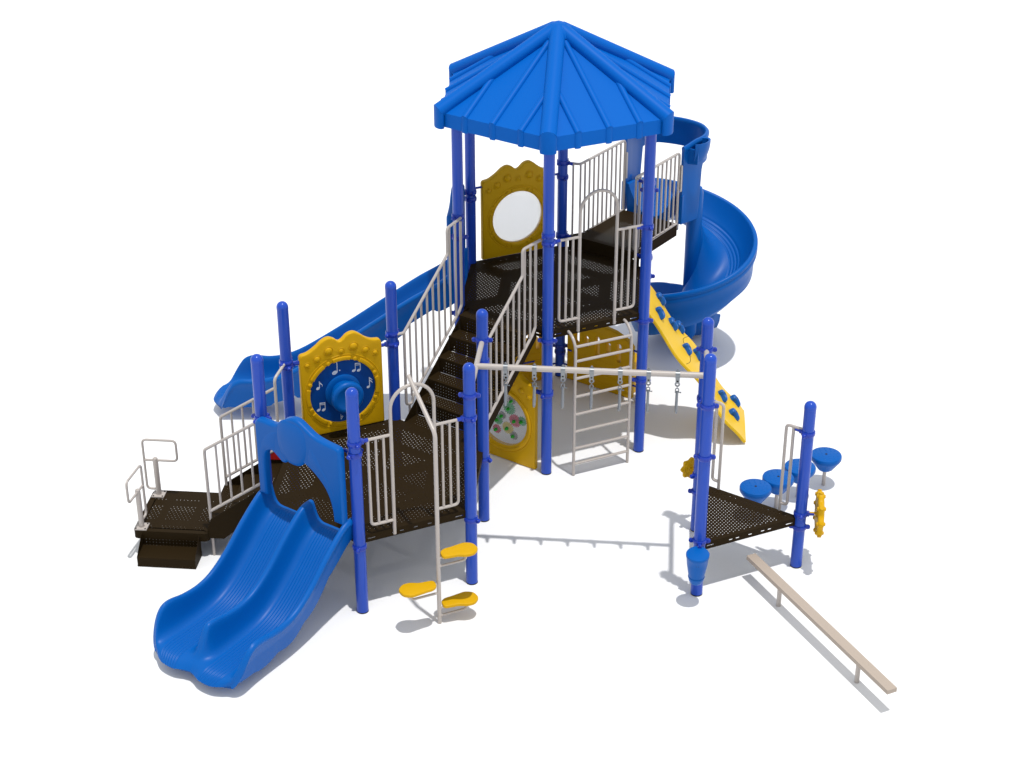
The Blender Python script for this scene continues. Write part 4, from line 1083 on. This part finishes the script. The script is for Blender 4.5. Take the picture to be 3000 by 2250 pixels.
# ------------------------------------------------------------------ triangular deck fittings
FR = edge((XR + 0.3464, 0), 60)
AR = 0.3464 - AP
def grab_loop(s_, label):
    zt = ZR + 1.02
    fr = [fillet([FR(s_ * 0.545, AR, zt), FR(s_ * 0.36, AR, zt), FR(s_ * 0.36, AR, ZR - 0.04)], 0.045),
          fillet([FR(s_ * 0.44, AR, zt), FR(s_ * 0.44, AR, ZR + 0.09), FR(s_ * 0.36, AR, ZR + 0.09)], 0.05)]
    mb = MB()
    for f in fr: mb.tube(f, 0.0165, n=10)
    mb.build('grab_loop', M['beige'], PG, label=label)
grab_loop(1, 'beige grab loop at the back left of the triangular deck'); grab_loop(-1, 'beige grab loop at the right of the triangular deck')
clamp('R3', ZR + 1.0, 150, True); clamp('R1', ZR + 1.02, 90, False); clamp('R2', ZR + 1.02, -30, True)

def wheel(c, ax, label, post, sc=1.0, shaft=0.14, solid=False):
    ax = V(ax).normalized(); up = V((0, 0, 1)); sd_ = up.cross(ax).normalized()
    ol = []
    for k in range(96):
        a = 2 * pi * k / 96; ol.append(((0.222 + 0.020 * cos(8 * a)) * cos(a), (0.222 + 0.020 * cos(8 * a)) * sin(a)))
    hs = []
    for k in range(4):
        a0, a1 = rad(90 * k + 14), rad(90 * k + 76); h_ = []
        for i in range(9): a = a0 + (a1 - a0) * i / 8; h_.append((0.165 * cos(a), 0.165 * sin(a)))
        for i in range(9): a = a1 + (a0 - a1) * i / 8; h_.append((0.075 * cos(a), 0.075 * sin(a)))
        hs.append(h_)
    if solid: hs = []
    vs, fs = sheet(ol, hs, 0.065, 0.024, 3)
    m = MB(); W_ = lambda x, y, z: V(c) + (sd_ * x + up * y + ax * z) * sc
    m.add([W_(*q_) for q_ in vs], fs)
    o = m.build('steering_wheel', M['yellow'], PG, sharp=50, label=label)
    m = MB()
    for k in range(8):
        if solid: break
        a = 2 * pi * k / 8
        for z in (0.020, -0.020): m.lathe([(0.021, 0.0), (0.021, 0.018 ), (0.014, 0.026)], W_(0.205 * cos(a), 0.205 * sin(a), z), n=12, axis=ax * (1 if z > 0 else -1))
        m.lathe([(0.022, 0.0), (0.022, 0.014)], W_(0.236 * cos(a), 0.238 * sin(a), 0), n=12, axis=sd_ * cos(a) + up * sin(a))
    if solid:
        for r_ in (0.165, 0.085):
            for z in (0.033, -0.033): m.tube([W_(r_ * cos(2 * pi * k / 32), r_ * sin(2 * pi * k / 32), z) for k in range(32)], 0.006, n=6, closed=True)
    m.build('rim_ring' if solid else 'rim_knob', M['yellow'], o)
    MB().tube([W_(0, 0, -shaft), W_(0, 0, 0.03)], 0.013, n=12).build('hub_shaft', M['yellow'], o)
clamp('R3', 0.645, 0, True); wheel((4.575, 0, 0.655), (1, 0, 0), 'yellow lobed steering wheel on the right post of the triangular deck', 'R3')
clamp('R2', 0.69, 120, False); wheel((3.262, 0.74, 0.69), (-0.5, 0.866, 0), 'small yellow lobed wheel on the back post of the triangular deck', 'R2', sc=0.54, shaft=0.22, solid=True)
clamp('R1', ZR + 0.045, -90, True)
def bongo():
    c = V((3.327, -0.81, 0)); tilt = Matrix.Rotation(rad(6), 4, 'X')
    m = MB(); m.lathe([(0.035, 0.245), (0.062, 0.262), (0.073, 0.285), (0.080, 0.315), (0.084, 0.330), (0.084, 0.338), (0.079, 0.342), (0.092, 0.42), (0.104, 0.50), (0.111, 0.585), (0.116, 0.592), (0.117, 0.618), (0.114, 0.624), (0.06, 0.634), (0.0, 0.637)], (0, 0, 0), n=40)
    m.xf(lambda x, y, z: c + V((0, 0, 0.62)) + tilt @ V((x, y, z - 0.62)))
    o = m.build('bongo_drum', M['plastic'], PG, sharp=40, label='blue tapered drum on the front post of the triangular deck')
    m = MB(); m.box((3.335, -0.70, 0.60), (0.05, 0.06, 0.06)); m.build('drum_bracket', M['clamp'], o)
    m = MB(); 
    for x in (-0.012, 0.012): m.lathe([(0.003, 0), (0.003, 0.003)], c + V((x, -0.104, 0.535)), n=6, axis=(0, -1, 0))
    m.build('vent_hole', M['hole'], o)
bongo()

# ------------------------------------------------------------------ loose pieces: stepping pods and balance beam
def pod():
    t = top('stepping_pod', 'x', 'stepping pod', (0, 0, 0), 'blue stepping pods on short posts')
    m = MB(); m.lathe([(0.05, 0.205), (0.075, 0.212), (0.09, 0.228), (0.165, 0.335), (0.1735, 0.352), (0.1735, 0.385), (0.168, 0.397), (0.155, 0.403), (0.0, 0.403)], n=48)
    a = m.build('pod_top', M['plastic'], t, sharp=40)
    m = MB()
    for r, n_ in ((0.05, 5), (0.09, 9), (0.13, 13)):
        for k in range(n_):
            a_ = 2 * pi * (k + 0.3 * r * 10) / n_; x, y = r * cos(a_), r * sin(a_)
            ol = [(x + 0.010 * cos(q_), y + 0.010 * sin(q_), 0.4035) for q_ in [2 * pi * j / 12 for j in range(12)]]
            rows = [[V(p) for p in ol], [V((x + (p[0] - x) * .5, y + (p[1] - y) * .5, 0.4065)) for p in ol], [V((x + (p[0] - x) * .05, y + (p[1] - y) * .05, 0.407)) for p in ol]]
            m.grid(rows, closed_u=True)
    m.build('grip_bumps', M['plastic'], a)
    m = MB(); m.lathe([(0.014, 0), (0.014, 0.0012)], (0, 0, 0.4035), n=12); m.build('bolt_recess', M['hole'], a)
    m = MB()
    for k in range(8):
        a_ = 2 * pi * k / 8; m.tube([(0.155 * cos(a_), 0.155 * sin(a_), 0.322), (0.086 * cos(a_), 0.086 * sin(a_), 0.224)], 0.004, n=6)
    m.build('cone_rib', M['plastic'], a)
    MB().lathe([(0.021, 0), (0.021, 0.22)], n=16).build('stem', M['beige'], t)
    return t
p0 = pod()
PL = [(3.972, 0.893, 'blue stepping pod nearest the triangular deck, its foot hidden behind the deck edge'), (4.226, 1.122, 'blue stepping pod seen behind the beige grab loop, second from the deck'),
      (4.477, 1.372, 'blue stepping pod partly hidden behind the right blue post'), (4.783, 1.655, 'blue stepping pod farthest right, standing clear with its stem in view')]
for i, (x, y, lb) in enumerate(PL):
    o = p0
    if i:
        o = p0.copy(); COL.objects.link(o)
        for ch in list(p0.children):
            c = ch.copy(); COL.objects.link(c); c.parent = o
            for g_ in ch.children: d = g_.copy(); COL.objects.link(d); d.parent = c
    o.location = (x, y, 0); o['label'] = lb
A = V((3.892, -0.262, 0)); B_ = V((5.108, -2.370, 0)); dr_ = (B_ - A); Lb = dr_.length; az = atan2(dr_.y, dr_.x)
bb = top('balance_beam', 'long narrow beige balance beam on two short posts at the front right', 'balance beam', tuple(A), rz=az)
m = MB()
sk = 0.03
m.hexa([(0, -0.053, 0.238), (Lb, -0.053, 0.238), (Lb, 0.053, 0.238), (0, 0.053, 0.238)], [(0, -0.053, 0.284), (Lb, -0.053, 0.284), (Lb, 0.053, 0.284), (0, 0.053, 0.284)])
m.build('plank', M['plank'], bb, sharp=20)
for wx, wy in ((4.146, -0.756), (4.833, -1.931)):
    q_ = Matrix.Rotation(-az, 3, 'Z') @ (V((wx, wy, 0)) - A)
    MB().lathe([(0.024, 0), (0.024, 0.238)], (q_.x, 0, 0), n=18).build('leg', M['beige'], bb)

# ------------------------------------------------------------------ ground
gm = bpy.data.materials.new('white_ground'); gm.use_nodes = True
nt = gm.node_tree; b = nt.nodes['Principled BSDF']; b.inputs['Roughness'].default_value = 0.9; b.inputs['Specular IOR Level'].default_value = 0.1
n = nt.nodes.new('ShaderNodeTexNoise'); n.inputs['Scale'].default_value = 60; n.inputs['Detail'].default_value = 8
cr = nt.nodes.new('ShaderNodeMix'); cr.data_type = 'RGBA'; cr.inputs['A'].default_value = (0.80, 0.80, 0.80, 1); cr.inputs['B'].default_value = (0.86, 0.86, 0.86, 1)
tc = nt.nodes.new('ShaderNodeTexCoord'); nt.links.new(tc.outputs['Object'], n.inputs['Vector']); nt.links.new(n.outputs['Fac'], cr.inputs['Factor']); nt.links.new(cr.outputs['Result'], b.inputs['Base Color'])
gr = MB().add([(-400, -400, 0), (400, -400, 0), (400, 900, 0), (-400, 900, 0)], [(0, 1, 2, 3)]).build('ground', gm, None, sharp=0)
gr['kind'] = 'structure'; gr['label'] = 'plain white ground'

# ------------------------------------------------------------------ light
w = bpy.data.worlds.new('World'); scn.world = w; w.use_nodes = True
nt = w.node_tree; bg = nt.nodes['Background']
tc = nt.nodes.new('ShaderNodeTexCoord'); sx = nt.nodes.new('ShaderNodeSeparateXYZ'); nt.links.new(tc.outputs['Generated'], sx.inputs[0])
rp = nt.nodes.new('ShaderNodeValToRGB'); nt.links.new(sx.outputs['Z'], rp.inputs[0])
rp.color_ramp.elements[0].position = 0.0; rp.color_ramp.elements[0].color = (0.78, 0.85, 0.96, 1)
rp.color_ramp.elements[1].position = 0.7; rp.color_ramp.elements[1].color = (0.95, 0.975, 1.0, 1)
nt.links.new(rp.outputs['Color'], bg.inputs['Color']); bg.inputs['Strength'].default_value = 0.79
sd = bpy.data.lights.new('sun', 'SUN'); sd.energy = 2.75; sd.angle = rad(1.0); sd.color = (1.0, 0.985, 0.965)
so = bpy.data.objects.new('sun', sd); COL.objects.link(so)
so.rotation_euler = V((-0.12, 0.12, -1)).to_track_quat('-Z', 'Y').to_euler()

# ------------------------------------------------------------------ camera
cd = bpy.data.cameras.new('camera'); co = bpy.data.objects.new('camera', cd); COL.objects.link(co)
cpos = V((2.77141193, -15.1925746, 10.1708290)); yaw, pit = 1.66074975, -0.491049729
Fw = V((cos(yaw) * cos(pit), sin(yaw) * cos(pit), sin(pit))); Rt = V((sin(yaw), -cos(yaw), 0)); Up = Rt.cross(Fw)
roll = -0.000713; R2 = Rt * cos(roll) + Up * sin(roll); U2 = -Rt * sin(roll) + Up * cos(roll)
co.matrix_world = Matrix(((R2.x, U2.x, -Fw.x, cpos.x), (R2.y, U2.y, -Fw.y, cpos.y), (R2.z, U2.z, -Fw.z, cpos.z), (0, 0, 0, 1)))
cd.sensor_width = 36; cd.lens = 5038.26 / 3000 * 36; cd.clip_end = 2000; cd.clip_start = 0.1
scn.camera = co
vs_ = scn.view_settings; vs_.view_transform = 'Standard'; vs_.look = 'None'; vs_.exposure = 0; vs_.gamma = 1; vs_.use_curve_mapping = False
scn.render.engine = 'CYCLES'
scn.cycles.transparent_max_bounces = 16
scn.render.resolution_x = 1024; scn.render.resolution_y = 768
